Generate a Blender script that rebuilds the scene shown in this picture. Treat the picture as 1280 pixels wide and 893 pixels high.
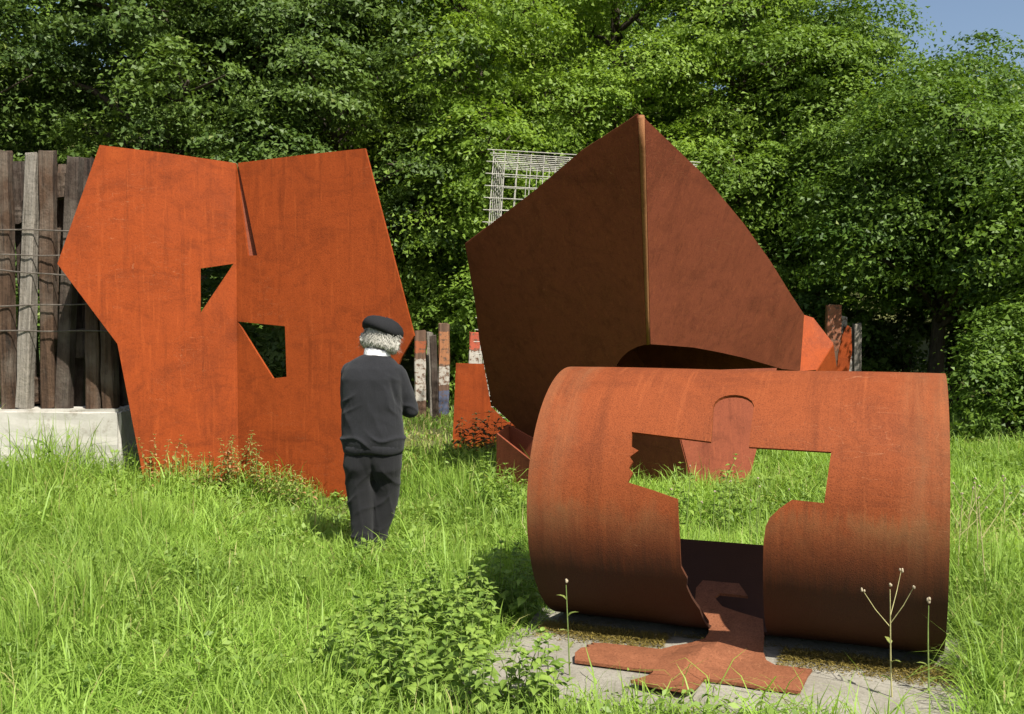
import bpy, bmesh, math, random
import numpy as np
from mathutils import Vector, Matrix, Euler
from mathutils.geometry import delaunay_2d_cdt

random.seed(7)
rng = np.random.default_rng(7)
D = bpy.data
scene = bpy.context.scene
COL = scene.collection
for o in list(D.objects):
    D.objects.remove(o)

# ------------------------------------------------------------------ camera, sky, sun, exposure
cam_data = D.cameras.new('camera')
cam_data.lens = 35.0
cam_data.sensor_width = 36.0
cam_data.clip_start = 0.05
cam_data.clip_end = 2000
cam = D.objects.new('camera', cam_data)
COL.objects.link(cam)
cam.location = (0, 0, 1.7)
cam.rotation_euler = (math.radians(90 - 2.14), 0, 0)
scene.camera = cam

SUN = Vector((0.32, -0.52, 0.79)).normalized()
SUN_EL = math.asin(SUN.z)
SUN_ROT = math.atan2(SUN.x, SUN.y)
world = D.worlds.new('World')
scene.world = world
world.use_nodes = True
wn = world.node_tree.nodes
wl = world.node_tree.links
wn.clear()
sky = wn.new('ShaderNodeTexSky')
sky.sky_type = 'NISHITA'
sky.sun_disc = False
sky.sun_elevation = SUN_EL
sky.sun_rotation = SUN_ROT
sky.air_density = 1.0
sky.dust_density = 2.5
wbg = wn.new('ShaderNodeBackground')
wbg.inputs['Strength'].default_value = 0.082
wout = wn.new('ShaderNodeOutputWorld')
wl.new(sky.outputs[0], wbg.inputs[0])
wl.new(wbg.outputs[0], wout.inputs[0])

sun_data = D.lights.new('sun', 'SUN')
sun_data.energy = 5.0
sun_data.angle = math.radians(0.53)
sun_data.color = (1.0, 0.955, 0.87)
sun = D.objects.new('sun', sun_data)
COL.objects.link(sun)
sun.rotation_euler = SUN.to_track_quat('Z', 'Y').to_euler()
sun.location = (4, -6, 14)

scene.view_settings.view_transform = 'Standard'
scene.view_settings.look = 'None'
scene.view_settings.gamma = 1.0
scene.view_settings.use_curve_mapping = False
scene.view_settings.exposure = 0.80
scene.render.engine = 'CYCLES'

# ------------------------------------------------------------------ small tools
def tag(o, label=None, cat=None, group=None, kind=None):
    if label: o['label'] = label
    if cat: o['category'] = cat
    if group: o['group'] = group
    if kind: o['kind'] = kind
    return o

def link(name, mesh, mat=None, parent=None):
    o = D.objects.new(name, mesh)
    COL.objects.link(o)
    if mat is not None and mesh is not None and len(mesh.materials) == 0:
        mesh.materials.append(mat)
    if parent is not None:
        o.parent = parent
    return o

def empty(name, loc=(0, 0, 0), rz=0.0):
    o = D.objects.new(name, None)
    COL.objects.link(o)
    o.empty_display_size = 0.1
    o.location = loc
    o.rotation_euler = (0, 0, rz)
    return o

def mesh_of(name, verts, faces, smooth=False):
    me = D.meshes.new(name)
    me.from_pydata([tuple(map(float, v)) for v in verts], [], faces)
    me.validate()
    if smooth:
        me.polygons.foreach_set('use_smooth', [True] * len(me.polygons))
    me.update()
    return me

def np_mesh(name, V, F, attr=None, smooth=False):
    """V (n,3), F (m,k) numpy arrays with k = 3 or 4; attr: dict of point float arrays"""
    me = D.meshes.new(name)
    n, m, k = len(V), len(F), F.shape[1]
    me.vertices.add(n)
    me.vertices.foreach_set('co', np.ascontiguousarray(V, dtype=np.float32).ravel())
    me.loops.add(m * k)
    me.loops.foreach_set('vertex_index', np.ascontiguousarray(F, dtype=np.int32).ravel())
    me.polygons.add(m)
    me.polygons.foreach_set('loop_start', np.arange(0, m * k, k, dtype=np.int32))
    me.polygons.foreach_set('loop_total', np.full(m, k, dtype=np.int32))
    if smooth:
        me.polygons.foreach_set('use_smooth', np.ones(m, dtype=bool))
    if attr:
        for kname, arr in attr.items():
            a = me.attributes.new(kname, 'FLOAT', 'POINT')
            a.data.foreach_set('value', np.ascontiguousarray(arr, dtype=np.float32))
    me.update(calc_edges=True)
    return me

class Noise:
    def __init__(self, seed, n=14, freq=1.0):
        r = np.random.default_rng(seed)
        self.k = r.normal(size=(n, 2)) * freq
        self.p = r.uniform(0, 6.28, n)
    def __call__(self, x, y):
        return sum(np.sin(x * k[0] + y * k[1] + p) for k, p in zip(self.k, self.p)) / math.sqrt(len(self.p) / 2)

def tube_arrays(path, radii, seg=8, cap=True):
    path = [Vector(p) for p in path]
    V, F = [], []
    n = len(path)
    up = Vector((0.13, 0.21, 0.97))
    prev = None
    for i, p in enumerate(path):
        t = (path[min(i + 1, n - 1)] - path[max(i - 1, 0)]).normalized()
        if prev is None:
            a = t.cross(up)
            if a.length < 0.1: a = t.cross(Vector((1, 0, 0)))
        else:
            a = prev - t * prev.dot(t)
        a.normalize(); prev = a
        b = t.cross(a)
        for j in range(seg):
            th = 2 * math.pi * j / seg
            V.append(p + (a * math.cos(th) + b * math.sin(th)) * radii[i])
    for i in range(n - 1):
        for j in range(seg):
            F.append((i * seg + j, i * seg + (j + 1) % seg, (i + 1) * seg + (j + 1) % seg, (i + 1) * seg + j))
    if cap:
        F.append(tuple(range(seg))[::-1])
        F.append(tuple((n - 1) * seg + j for j in range(seg)))
    return V, F

class MB:
    def __init__(self):
        self.V, self.F = [], []
    def add(self, V, F):
        o = len(self.V)
        self.V += [tuple(v) for v in V]
        self.F += [tuple(i + o for i in f) for f in F]
        return self
    def tube(self, path, radii, seg=8):
        if not hasattr(radii, '__len__'): radii = [radii] * len(path)
        return self.add(*tube_arrays(path, radii, seg))
    def mesh(self, name, smooth=False):
        return mesh_of(name, self.V, self.F, smooth)

def inside(poly, x, y):
    c = False
    j = len(poly) - 1
    for i in range(len(poly)):
        xi, yi = poly[i]; xj, yj = poly[j]
        if (yi > y) != (yj > y) and x < (xj - xi) * (y - yi) / (yj - yi) + xi:
            c = not c
        j = i
    return c

def densify(poly, step):
    out = []
    for i in range(len(poly)):
        a, b = poly[i], poly[(i + 1) % len(poly)]
        n = max(1, int(math.hypot(b[0] - a[0], b[1] - a[1]) / step))
        for k in range(n):
            out.append((a[0] + (b[0] - a[0]) * k / n, a[1] + (b[1] - a[1]) * k / n))
    return out

def sheet(name, outline, holes, mapf, thick, step=0.1, grid=None, lines=(), smooth=False):
    """A plate of real thickness: a polygon with holes in (u,v), cut into triangles,
    carried into space by mapf(u,v) -> (point, normal); the rim joins both skins."""
    pts, edges = [], []
    for poly in [outline] + list(holes):
        dp = densify(poly, step)
        o = len(pts)
        pts += dp
        edges += [(o + i, o + (i + 1) % len(dp)) for i in range(len(dp))]
    for a, b in lines:
        n = max(2, int(math.hypot(b[0] - a[0], b[1] - a[1]) / step))
        last = -9
        for i in range(1, n):
            q = (a[0] + (b[0] - a[0]) * i / n, a[1] + (b[1] - a[1]) * i / n)
            if inside(outline, *q) and not any(inside(h, *q) for h in holes):
                if last == i - 1: edges.append((len(pts) - 1, len(pts)))
                pts.append(q); last = i
    if grid:
        us = [p[0] for p in outline]; vs = [p[1] for p in outline]
        bnd = np.array(pts)
        u = min(us)
        k = 0
        while u < max(us):
            v = min(vs) + (grid / 2 if k % 2 else 0)
            while v < max(vs):
                if inside(outline, u, v) and not any(inside(h, u, v) for h in holes):
                    if np.min((bnd[:, 0] - u) ** 2 + (bnd[:, 1] - v) ** 2) > (grid * 0.45) ** 2:
                        pts.append((u, v))
                v += grid
            u += grid; k += 1
    r = delaunay_2d_cdt([Vector(p) for p in pts], edges, [], 0, 1e-5)
    P = r[0]
    tris = []
    for f in r[2]:
        cx = sum(P[i][0] for i in f) / len(f); cy = sum(P[i][1] for i in f) / len(f)
        if inside(outline, cx, cy) and not any(inside(h, cx, cy) for h in holes):
            tris.append(tuple(f))
    V = []
    N = []
    for p in P:
        q, nn = mapf(p[0], p[1])
        V.append(Vector(q)); N.append(Vector(nn))
    n = len(V)
    allV = [v + m * (thick / 2) for v, m in zip(V, N)] + [v - m * (thick / 2) for v, m in zip(V, N)]
    F = []
    t0 = tris[0]
    nn = (V[t0[1]] - V[t0[0]]).cross(V[t0[2]] - V[t0[0]])
    flip = nn.dot(N[t0[0]]) < 0
    cnt = {}
    T = [t[::-1] if flip else t for t in tris]
    for t in T:
        for i in range(3):
            cnt[(t[i], t[(i + 1) % 3])] = 1
    for t in T:
        F.append(t)
        F.append(tuple(i + n for i in t[::-1]))
    dupe = {}
    def dv(k):
        if k not in dupe:
            dupe[k] = len(allV); allV.append(allV[k].copy())
        return dupe[k]
    for (a, b) in list(cnt):
        if (b, a) not in cnt:
            F.append((dv(b), dv(a), dv(a + n), dv(b + n)))
    used = sorted({i for f in F for i in f})
    mp = {o: k for k, o in enumerate(used)}
    me = mesh_of(name, [allV[i] for i in used], [tuple(mp[i] for i in f) for f in F])
    if smooth:
        me.polygons.foreach_set('use_smooth', [len(p.vertices) == 3 for p in me.polygons])
    return me

def flat_map(P0, ax, ay):
    P0, ax, ay = Vector(P0), Vector(ax).normalized(), Vector(ay)
    ay = (ay - ax * ay.dot(ax)).normalized()
    nn = ax.cross(ay)
    def to2(p):
        d = Vector(p) - P0
        return (d.dot(ax), d.dot(ay))
    return (lambda u, v: (P0 + ax * u + ay * v, nn)), to2

def plate3(name, pts, thick, mat, parent, holes=(), ref=None, step=0.15, sag=0.0):
    """flat plate from 3-D corner points that lie (nearly) in one plane, as one part"""
    a, b, c = ref or (pts[0], pts[1], pts[2])
    mapf, to2 = flat_map(a, Vector(b) - Vector(a), Vector(c) - Vector(a))
    return link(name, sheet(name, [to2(p) for p in pts], [[to2(p) for p in h] for h in holes], mapf, thick, step), mat, parent)

# ------------------------------------------------------------------ materials
class NT:
    def __init__(self, name):
        self.m = D.materials.new(name)
        self.m.use_nodes = True
        self.t = self.m.node_tree
        self.t.nodes.clear()
        self.out = self.t.nodes.new('ShaderNodeOutputMaterial')
        self.b = self.t.nodes.new('ShaderNodeBsdfPrincipled')
        self.t.links.new(self.b.outputs[0], self.out.inputs[0])
        self.b.inputs['Specular IOR Level'].default_value = 0.25
    def n(self, typ, **kw):
        x = self.t.nodes.new(typ)
        for k, v in kw.items():
            if k in x.inputs: x.inputs[k].default_value = v
            else: setattr(x, k, v)
        return x
    def l(self, a, b):
        self.t.links.new(a, b)
    def coord(self, scale=(1, 1, 1), kind='Object', loc=(0, 0, 0)):
        c = self.n('ShaderNodeTexCoord')
        mp = self.n('ShaderNodeMapping')
        mp.inputs['Scale'].default_value = scale
        mp.inputs['Location'].default_value = loc
        self.l(c.outputs[kind], mp.inputs[0])
        return mp.outputs[0]
    def noise(self, scale, detail=4, rough=0.55, co=None, dist=0.0):
        x = self.n('ShaderNodeTexNoise')
        x.inputs['Scale'].default_value = scale
        x.inputs['Detail'].default_value = detail
        x.inputs['Roughness'].default_value = rough
        x.inputs['Distortion'].default_value = dist
        if co is not None: self.l(co, x.inputs['Vector'])
        return x.outputs['Fac']
    def ramp(self, fac, stops, interp='LINEAR'):
        r = self.n('ShaderNodeValToRGB')
        r.color_ramp.interpolation = interp
        e = r.color_ramp.elements
        while len(e) < len(stops): e.new(0.5)
        for i, (p, c) in enumerate(stops):
            e[i].position = p
            e[i].color = (c[0], c[1], c[2], 1) if hasattr(c, '__len__') else (c, c, c, 1)
        self.l(fac, r.inputs[0])
        return r.outputs[0]
    def mix(self, fac, a, b, mode='MIX'):
        x = self.n('ShaderNodeMix')
        x.data_type = 'RGBA'
        x.blend_type = mode
        for s, v in ((x.inputs[0], fac), (x.inputs[6], a), (x.inputs[7], b)):
            if isinstance(v, (int, float)): s.default_value = v
            elif isinstance(v, tuple): s.default_value = (v[0], v[1], v[2], 1)
            else: self.l(v, s)
        return x.outputs[2]
    def math(self, op, a, b=None, c=None):
        x = self.n('ShaderNodeMath')
        x.operation = op
        for i, v in enumerate((a, b, c)):
            if v is None: continue
            if isinstance(v, (int, float)): x.inputs[i].default_value = v
            else: self.l(v, x.inputs[i])
        return x.outputs[0]
    def bump(self, h, strength=0.3, dist=0.01, prev=None):
        x = self.n('ShaderNodeBump')
        x.inputs['Strength'].default_value = strength
        x.inputs['Distance'].default_value = dist
        self.l(h, x.inputs['Height'])
        if prev is not None: self.l(prev, x.inputs['Normal'])
        self.l(x.outputs[0], self.b.inputs['Normal'])
        return x.outputs[0]
    def base(self, c):
        if isinstance(c, tuple): self.b.inputs['Base Color'].default_value = (c[0], c[1], c[2], 1)
        else: self.l(c, self.b.inputs['Base Color'])
    def rough(self, v):
        if isinstance(v, (int, float)): self.b.inputs['Roughness'].default_value = v
        else: self.l(v, self.b.inputs['Roughness'])

def rust(name, lo, mid, hi, streak=(1, 1, 1), rim=None, band=None, loc=(0, 0, 0), speck=1.0, grain=150.0):
    t = NT(name)
    co = t.coord(loc=loc)
    big = t.noise(0.9, 6, 0.62, co, 0.9)
    c = t.ramp(big, [(0.28, lo), (0.46, mid), (0.60, mid), (0.76, hi)])
    # broad smeared stains, long run streaks
    smear = t.noise(1.6, 6, 0.7, t.coord((1.0, 1.0, 1.9), loc=(3.1, 1.7, 0.4)), 1.5)
    c = t.mix(t.ramp(smear, [(0.50, 0.0), (0.68, 0.65)]), c, tuple(v * 0.82 for v in lo))
    cs = t.coord(streak, loc=loc)
    st = t.noise(7.0, 6, 0.7, cs)
    c = t.mix(t.ramp(st, [(0.30, 0.50), (0.47, 0.0)]), c, tuple(v * 0.55 for v in lo))
    st2 = t.noise(19.0, 3, 0.6, t.coord(tuple(v * 1.0 for v in streak), loc=(7, 3, 2)))
    c = t.mix(t.ramp(st2, [(0.56, 0.0), (0.72, 0.45)]), c, tuple(min(1, v * 1.25) for v in hi))
    # grain
    fine = t.noise(grain, 3, 0.65, co)
    c = t.mix(t.ramp(fine, [(0.45, 0.0), (0.75, 0.22 * speck)]), c, tuple(min(1, v * 1.3) for v in hi))
    c = t.mix(t.ramp(fine, [(0.28, 0.38 * speck), (0.46, 0.0)]), c, tuple(v * 0.55 for v in lo))
    med = t.noise(11.0, 6, 0.72, co, 0.5)
    c = t.mix(t.ramp(med, [(0.33, 0.42), (0.48, 0.0)]), c, tuple(v * 0.62 for v in mid))
    # a few thin scratches
    sc = t.noise(2.2, 2, 0.4, t.coord((1.0, 1.0, 5.0), loc=(1.3, 9.0, 5.2)), 2.2)
    scr = t.ramp(sc, [(0.497, 0.0), (0.500, 0.35), (0.503, 0.0)])
    scr = t.math('MULTIPLY', scr, t.ramp(t.noise(1.4, 2, 0.5, co), [(0.52, 0.0), (0.60, 1.0)]))
    c = t.mix(scr, c, (0.42, 0.20, 0.10))
    if rim is not None or band is not None:
        sx = t.n('ShaderNodeSeparateXYZ'); tc = t.n('ShaderNodeTexCoord')
        t.l(tc.outputs['Object'], sx.inputs[0])
    if rim is not None:               # scoured greyish bands near both ends of the pipe
        ax = t.math('ABSOLUTE', sx.outputs[0])
        ax = t.math('ADD', ax, t.math('MULTIPLY', t.math('SUBTRACT', t.noise(4.0, 6, 0.75, co), 0.5), 0.16))
        e = t.ramp(ax, [(rim - 0.12, 0.0), (rim - 0.01, 0.40), (rim + 0.04, 0.12), (rim + 0.11, 0.38)])
        e = t.math('MULTIPLY', e, t.ramp(t.noise(3.5, 6, 0.75, cs), [(0.35, 0.15), (0.62, 1.0)]))
        c = t.mix(e, c, (0.19, 0.115, 0.055))
    if band is not None:              # old tide line with fine drips, stain below deepened to paint the underside's shade
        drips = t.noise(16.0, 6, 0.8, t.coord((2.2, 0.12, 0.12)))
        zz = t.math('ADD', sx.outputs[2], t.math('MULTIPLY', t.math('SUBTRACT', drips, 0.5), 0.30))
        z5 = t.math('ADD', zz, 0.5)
        bb = t.ramp(z5, [(band + 0.34, 0.0), (band + 0.47, 0.6), (band + 0.52, 0.8), (band + 0.60, 0.0)])
        brk = t.ramp(t.noise(1.7, 4, 0.65, co), [(0.42, 0.0), (0.60, 1.0)])
        c = t.mix(t.math('MULTIPLY', t.math('MULTIPLY', bb, brk), 0.5), c, (0.20, 0.125, 0.052))
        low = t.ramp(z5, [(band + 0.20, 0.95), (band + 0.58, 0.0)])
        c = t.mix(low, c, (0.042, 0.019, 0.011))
    t.base(c)
    t.rough(t.ramp(big, [(0.3, 0.62), (0.7, 0.82)]))
    t.b.inputs['Specular IOR Level'].default_value = 0.15
    b = t.bump(fine, 0.45, 0.004)
    b = t.bump(med, 0.18, 0.008, b)
    t.bump(t.noise(1.3, 2, 0.5, co), 0.35, 0.05, b)
    return t.m

M = {}
M['rust_plate'] = rust('weathering_steel_orange', (0.165, 0.030, 0.0062), (0.250, 0.0445, 0.0078), (0.290, 0.058, 0.0112), (1.6, 1.6, 0.12), speck=1.0, grain=70.0)
M['rust_dark_shade'] = rust('weathering_steel_brown_shade', (0.14, 0.037, 0.019), (0.20, 0.053, 0.026), (0.24, 0.066, 0.029), (1.6, 1.6, 0.14), speck=1.2, grain=80.0)  # mild patina, with the faces' bluish shade mixed into the colour
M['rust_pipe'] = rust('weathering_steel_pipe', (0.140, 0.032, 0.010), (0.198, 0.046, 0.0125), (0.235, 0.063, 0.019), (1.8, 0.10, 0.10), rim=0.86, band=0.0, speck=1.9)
M['rust_figure'] = rust('weathering_steel_figure', (0.13, 0.046, 0.021), (0.19, 0.070, 0.033), (0.24, 0.095, 0.047), (1, 1, 1), speck=2.0, grain=110.0)

def simple(name, col, rough=0.8, var=0.25, scale=12.0, bump=0.2, bd=0.005, sc=(1, 1, 1)):
    t = NT(name)
    co = t.coord(sc)
    f = t.noise(scale, 5, 0.65, co)
    t.base(t.mix(t.ramp(f, [(0.3, 0.0), (0.7, 1.0)]), tuple(v * (1 - var) for v in col), tuple(min(1, v * (1 + var)) for v in col)))
    t.rough(rough)
    t.bump(f, bump, bd)
    return t.m

def foliage(name, dark, light, trans=0.35, dead=None, tip=None, spec=0.3, rough=0.5):
    t = NT(name)
    a = t.n('ShaderNodeAttribute'); a.attribute_name = 'var'
    c = t.ramp(a.outputs['Fac'], [(0.0, dark), (0.85, light), (0.93, light), (0.96, dead or light)])
    if tip is not None:
        b2 = t.n('ShaderNodeAttribute'); b2.attribute_name = 'along'
        c = t.mix(t.ramp(b2.outputs['Fac'], [(0.0, 0.0), (0.25, 0.0), (1.0, 0.5)]), c, tip)
    t.base(c)
    t.rough(rough)
    t.b.inputs['Specular IOR Level'].default_value = spec
    tr = t.n('ShaderNodeBsdfTranslucent')
    t.l(t.mix(1.0, c, (1.0, 1.0, 0.55), 'MULTIPLY'), tr.inputs[0])
    mx = t.n('ShaderNodeMixShader')
    mx.inputs[0].default_value = trans
    t.l(t.b.outputs[0], mx.inputs[1]); t.l(tr.outputs[0], mx.inputs[2])
    t.l(mx.outputs[0], t.out.inputs[0])
    return t.m

M['grass'] = foliage('meadow_grass', (0.125, 0.245, 0.028), (0.315, 0.51, 0.075), 0.48, (0.46, 0.40, 0.18), (0.37, 0.47, 0.10), 0.3)
M['nettle'] = foliage('nettle_leaf', (0.11, 0.19, 0.03), (0.25, 0.36, 0.065), 0.38, None, None, 0.35)
M['weed'] = foliage('weed_leaf', (0.09, 0.14, 0.03), (0.24, 0.27, 0.07), 0.3, (0.40, 0.22, 0.10))
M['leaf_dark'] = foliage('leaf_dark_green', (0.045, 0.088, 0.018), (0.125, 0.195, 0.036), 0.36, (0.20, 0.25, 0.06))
M['leaf_mid'] = foliage('leaf_mid_green', (0.082, 0.150, 0.020), (0.205, 0.315, 0.046), 0.44, (0.22, 0.27, 0.05))
M['leaf_bright'] = foliage('leaf_bright_green', (0.120, 0.205, 0.024), (0.27, 0.395, 0.052), 0.46, (0.26, 0.30, 0.06))
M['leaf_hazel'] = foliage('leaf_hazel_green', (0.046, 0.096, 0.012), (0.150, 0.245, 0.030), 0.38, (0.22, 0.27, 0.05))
M['bark'] = simple('bark', (0.06, 0.047, 0.034), 0.9, 0.5, 9, 0.8, 0.02, (3, 3, 0.6))
M['stem'] = simple('green_stem', (0.14, 0.19, 0.05), 0.7, 0.3, 30)
M['dry_stem'] = simple('dry_stem', (0.36, 0.33, 0.15), 0.8, 0.3, 30)
M['seed'] = simple('seed_head', (0.30, 0.25, 0.17), 0.9, 0.45, 90, 0.6, 0.004)
M['wire'] = simple('fence_wire', (0.10, 0.085, 0.07), 0.6, 0.4, 40)
M['cage'] = simple('galvanised_rod', (0.40, 0.385, 0.33), 0.5, 0.25, 40)

# ------------------------------------------------------------------ ground
gn1, gn2 = Noise(3, 14, 0.35), Noise(4, 14, 1.6)
def ground_z(x, y):
    x = np.asarray(x, float); y = np.asarray(y, float)
    near = np.clip((14 - y) / 6, 0, 1)
    z = 0.035 * gn1(x, y) * (1 - 0.6 * near) + 0.010 * gn2(x, y)
    dd = np.hypot(x - 1.2, y - 5.2)
    z = z * np.clip((dd - 1.2) / 1.5, 0, 1)                     # level round the slab
    z = z - 0.11 * np.exp(-(((x + 1.5) / 1.0) ** 2 + ((y - 9.1) / 0.9) ** 2))     # worn hollow at the plate's corner
    hill = np.clip((y - 21) / 22, 0, 1)
    z = z + 12.0 * hill * hill * (3 - 2 * hill) * np.clip((13 - x) / 8, 0.35, 1)
    return z
xs = np.concatenate([np.linspace(-400, -30, 16), np.linspace(-26, 26, 110), np.linspace(30, 400, 16)])
ys = np.concatenate([np.linspace(-300, -6, 12), np.linspace(-4, 24, 80), np.linspace(25, 60, 24), np.linspace(80, 900, 18)])
X, Y = np.meshgrid(xs, ys)
Z = ground_z(X, Y)
idx = np.arange(X.size).reshape(X.shape)
Fq = np.stack([idx[:-1, :-1], idx[:-1, 1:], idx[1:, 1:], idx[1:, :-1]], -1).reshape(-1, 4)
t = NT('soil_and_thatch')
co = t.coord()
f1 = t.noise(1.3, 6, 0.65, co); f2 = t.noise(34, 5, 0.7, co)
c = t.ramp(f1, [(0.3, (0.045, 0.055, 0.016)), (0.55, (0.075, 0.085, 0.022)), (0.75, (0.11, 0.10, 0.04))])
c = t.mix(t.ramp(f2, [(0.4, 0.0), (0.65, 0.55)]), c, (0.16, 0.145, 0.06))
t.base(c); t.rough(0.95); t.bump(f2, 0.6, 0.02)
M['soil'] = t.m
ground = link('ground', np_mesh('ground', np.stack([X, Y, Z], -1).reshape(-1, 3), Fq, smooth=True), M['soil'])
tag(ground, kind='structure')

# ------------------------------------------------------------------ pipe with the cut-out figure
TH = 0.3678
PR = 0.6875
PIPE = Vector((1.2324, 5.2685, 0.06 + PR))
AX = Vector((math.cos(TH), -math.sin(TH), 0))
FR = Vector((-math.sin(TH), -math.cos(TH), 0))          # towards the front of the pipe

# concrete slab under the pipe
t = NT('weathered_concrete')
co = t.coord()
f1 = t.noise(2.2, 6, 0.65, co); f2 = t.noise(60, 5, 0.75, co)
c = t.ramp(f1, [(0.3, (0.17, 0.155, 0.12)), (0.55, (0.27, 0.25, 0.205)), (0.75, (0.34, 0.32, 0.27))])
c = t.mix(t.ramp(f2, [(0.36, 0.55), (0.52, 0.0)]), c, (0.13, 0.12, 0.09))
c = t.mix(t.ramp(f2, [(0.6, 0.0), (0.75, 0.5)]), c, (0.52, 0.50, 0.44))
t.base(c); t.rough(0.92); t.bump(f2, 0.6, 0.006)
M['concrete'] = t.m
slab_e = []
bm = bmesh.new()
rs = random.Random(5)
cut = [(-1.12, -0.80), (1.10, -0.80), (1.11, 1.36), (-1.10, 1.40)]
dp = densify(cut, 0.12)
dp = [(u + rs.uniform(-0.012, 0.012), v + rs.uniform(-0.012, 0.012)) for u, v in dp]
top = [bm.verts.new((u, -v, 0.058)) for u, v in dp]
shoulder = [bm.verts.new((u * 1.008, -(v - 0.3) * 1.01 - 0.3, 0.046)) for u, v in dp]
bot = [bm.verts.new((u * 1.01, -(v - 0.3) * 1.012 - 0.3, -0.12)) for u, v in dp]
bm.faces.new(top)
n = len(dp)
for i in range(n):
    j = (i + 1) % n
    bm.faces.new((top[j], top[i], shoulder[i], shoulder[j]))
    bm.faces.new((shoulder[j], shoulder[i], bot[i], bot[j]))
bmesh.ops.recalc_face_normals(bm, faces=bm.faces)
me = D.meshes.new('concrete_slab'); bm.to_mesh(me); bm.free()
slab = link('concrete_slab', me, M['concrete'])
slab.location = (PIPE.x, PIPE.y, 0); slab.rotation_euler = (0, 0, -TH)
tag(slab, 'weathered grey concrete slab on the ground under the rusty pipe', 'slab')

# the pipe shell: open along the back, a human outline cut out of its front
hole = [(-0.075, 32.3), (-0.078, 40.3), (-0.088, 50.0), (-0.083, 52.6), (-0.068, 54.9), (-0.045, 56.5), (-0.020, 57.3), (0.010, 57.6), (0.040, 57.2), (0.068, 56.0), (0.092, 54.0), (0.107, 51.0),
        (0.107, 43.0), (0.105, 30.8), (0.476, 30.4), (0.453, 10.4), (0.312, 10.9), (0.26, 7.5), (0.215, 3.6), (0.197, 0.1),
        (0.188, -6.2), (0.180, -25.0), (0.172, -45.0), (0.165, -72.0), (-0.110, -72.0), (-0.130, -60.0), (-0.139, -43.5),
        (-0.168, -36.0), (-0.185, -29.8), (-0.177, -25.5), (-0.203, -20.0), (-0.203, -9.0), (-0.214, 8.3), (-0.339, 11.3),
        (-0.461, 13.8), (-0.439, 17.8), (-0.461, 19.6), (-0.444, 22.4), (-0.462, 24.3), (-0.422, 27.2), (-0.461, 28.8), (-0.469, 35.4)]
rad = math.radians
hole_a = [(s, PR * rad(a)) for s, a in hole]
PL = 1.951
b_lo, b_hi = PR * rad(-147), PR * rad(122)
outl = [(-PL / 2, b_lo), (PL / 2, b_lo), (PL / 2, b_hi), (-PL / 2, b_hi)]
def pipe_map(u, v):
    a = v / PR
    d = Vector((0, -math.cos(a), math.sin(a)))
    w = 0.002 * math.sin(5 * u + 3 * a)
    return Vector((u, 0, 0)) + d * (PR - 0.008 + w), d
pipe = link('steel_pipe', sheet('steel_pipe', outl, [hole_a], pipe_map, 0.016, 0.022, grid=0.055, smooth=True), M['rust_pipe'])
pipe.location = PIPE
pipe.rotation_euler = (0, 0, -TH)
tag(pipe, 'large rusty steel pipe on its side with a human outline cut through it', 'sculpture')

# the piece bent out of the pipe, lying on the slab
fig = [(-0.239, -0.152), (-0.262, -0.069), (-0.245, 0.05), (-0.20, 0.12), (-0.14, 0.22), (-0.122, 0.33), (-0.13, 0.385), (-0.19, 0.42), (-0.27, 0.50), (-0.31, 0.585), (-0.59, 0.600), (-0.655, 0.625), (-0.63, 0.65),
       (-0.665, 0.675), (-0.640, 0.70), (-0.675, 0.735), (-0.685, 0.80), (-0.66, 0.885), (-0.28, 0.885), (-0.275, 0.92),
       (-0.30, 1.00), (-0.335, 1.09), (-0.20, 1.13), (-0.075, 1.135), (-0.055, 1.06), (-0.045, 0.90), (0.07, 0.895), (0.20, 0.91),
       (0.375, 0.905), (0.405, 0.62), (0.24, 0.62), (0.19, 0.55), (0.160, 0.42), (0.150, 0.30), (0.125, 0.155), (0.004, 0.118), (-0.096, 0.078), (-0.150, 0.003), (-0.128, -0.042), (0.022, -0.041), (-0.041, -0.152)]
def fig_map(u, v):
    z = 0.0
    # rises to the pipe's lower edge, creased along the body, arms dished
    if v < 0.42: z += 0.300 * (0.42 - v)
    z += 0.055 * max(0, 1 - abs(u + 0.06 + 0.25 * (v - 0.5)) / 0.16) * max(0, 1 - abs(v - 0.62) / 0.42)
    z += 0.016 * max(0, 1 - abs(v - 0.72) / 0.2) * min(1, abs(u) / 0.3)
    z += 0.028 * max(0, (v - 0.95) / 0.2)
    return Vector((u, -v, 0.072 + z)), Vector((0, 0, 1))
fo = link('steel_cutout', sheet('steel_cutout', fig, [], fig_map, 0.014, 0.03, grid=0.045, smooth=False), M['rust_figure'])
fo.location = (PIPE.x, PIPE.y, 0); fo.rotation_euler = (0, 0, -TH)
tag(fo, 'flat brown steel human cutout folded down onto the concrete slab', 'sculpture')

# dry moss along the foot of the pipe
V, F = [], []
A = []
for i in range(16000):
    s = rng.uniform(-1.0, 1.03); tt = 0.41 + 0.080 * rng.normal() + 0.02 * math.sin(9 * s)
    if tt > 0.58 and rng.random() < 0.8: continue
    if -0.32 < s < 0.24 and tt > 0.30: continue
    p = Vector((s, -tt, 0.060 + 0.03 * rng.random() * max(0, 1 - abs(tt - 0.41) / 0.16)))
    an = rng.uniform(0, 6.28); L = rng.uniform(0.008, 0.03); w = rng.uniform(0.0015, 0.004)
    d = Vector((math.cos(an), math.sin(an), rng.uniform(-0.1, 0.5))); q = Vector((-d.y, d.x, 0)).normalized()
    o = len(V)
    V += [p - q * w, p + q * w, p + d * L]
    F.append((o, o + 1, o + 2)); A += [rng.random()] * 3
M['moss'] = foliage('dry_moss', (0.10, 0.075, 0.015), (0.26, 0.20, 0.05), 0.2, (0.36, 0.28, 0.12))
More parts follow.
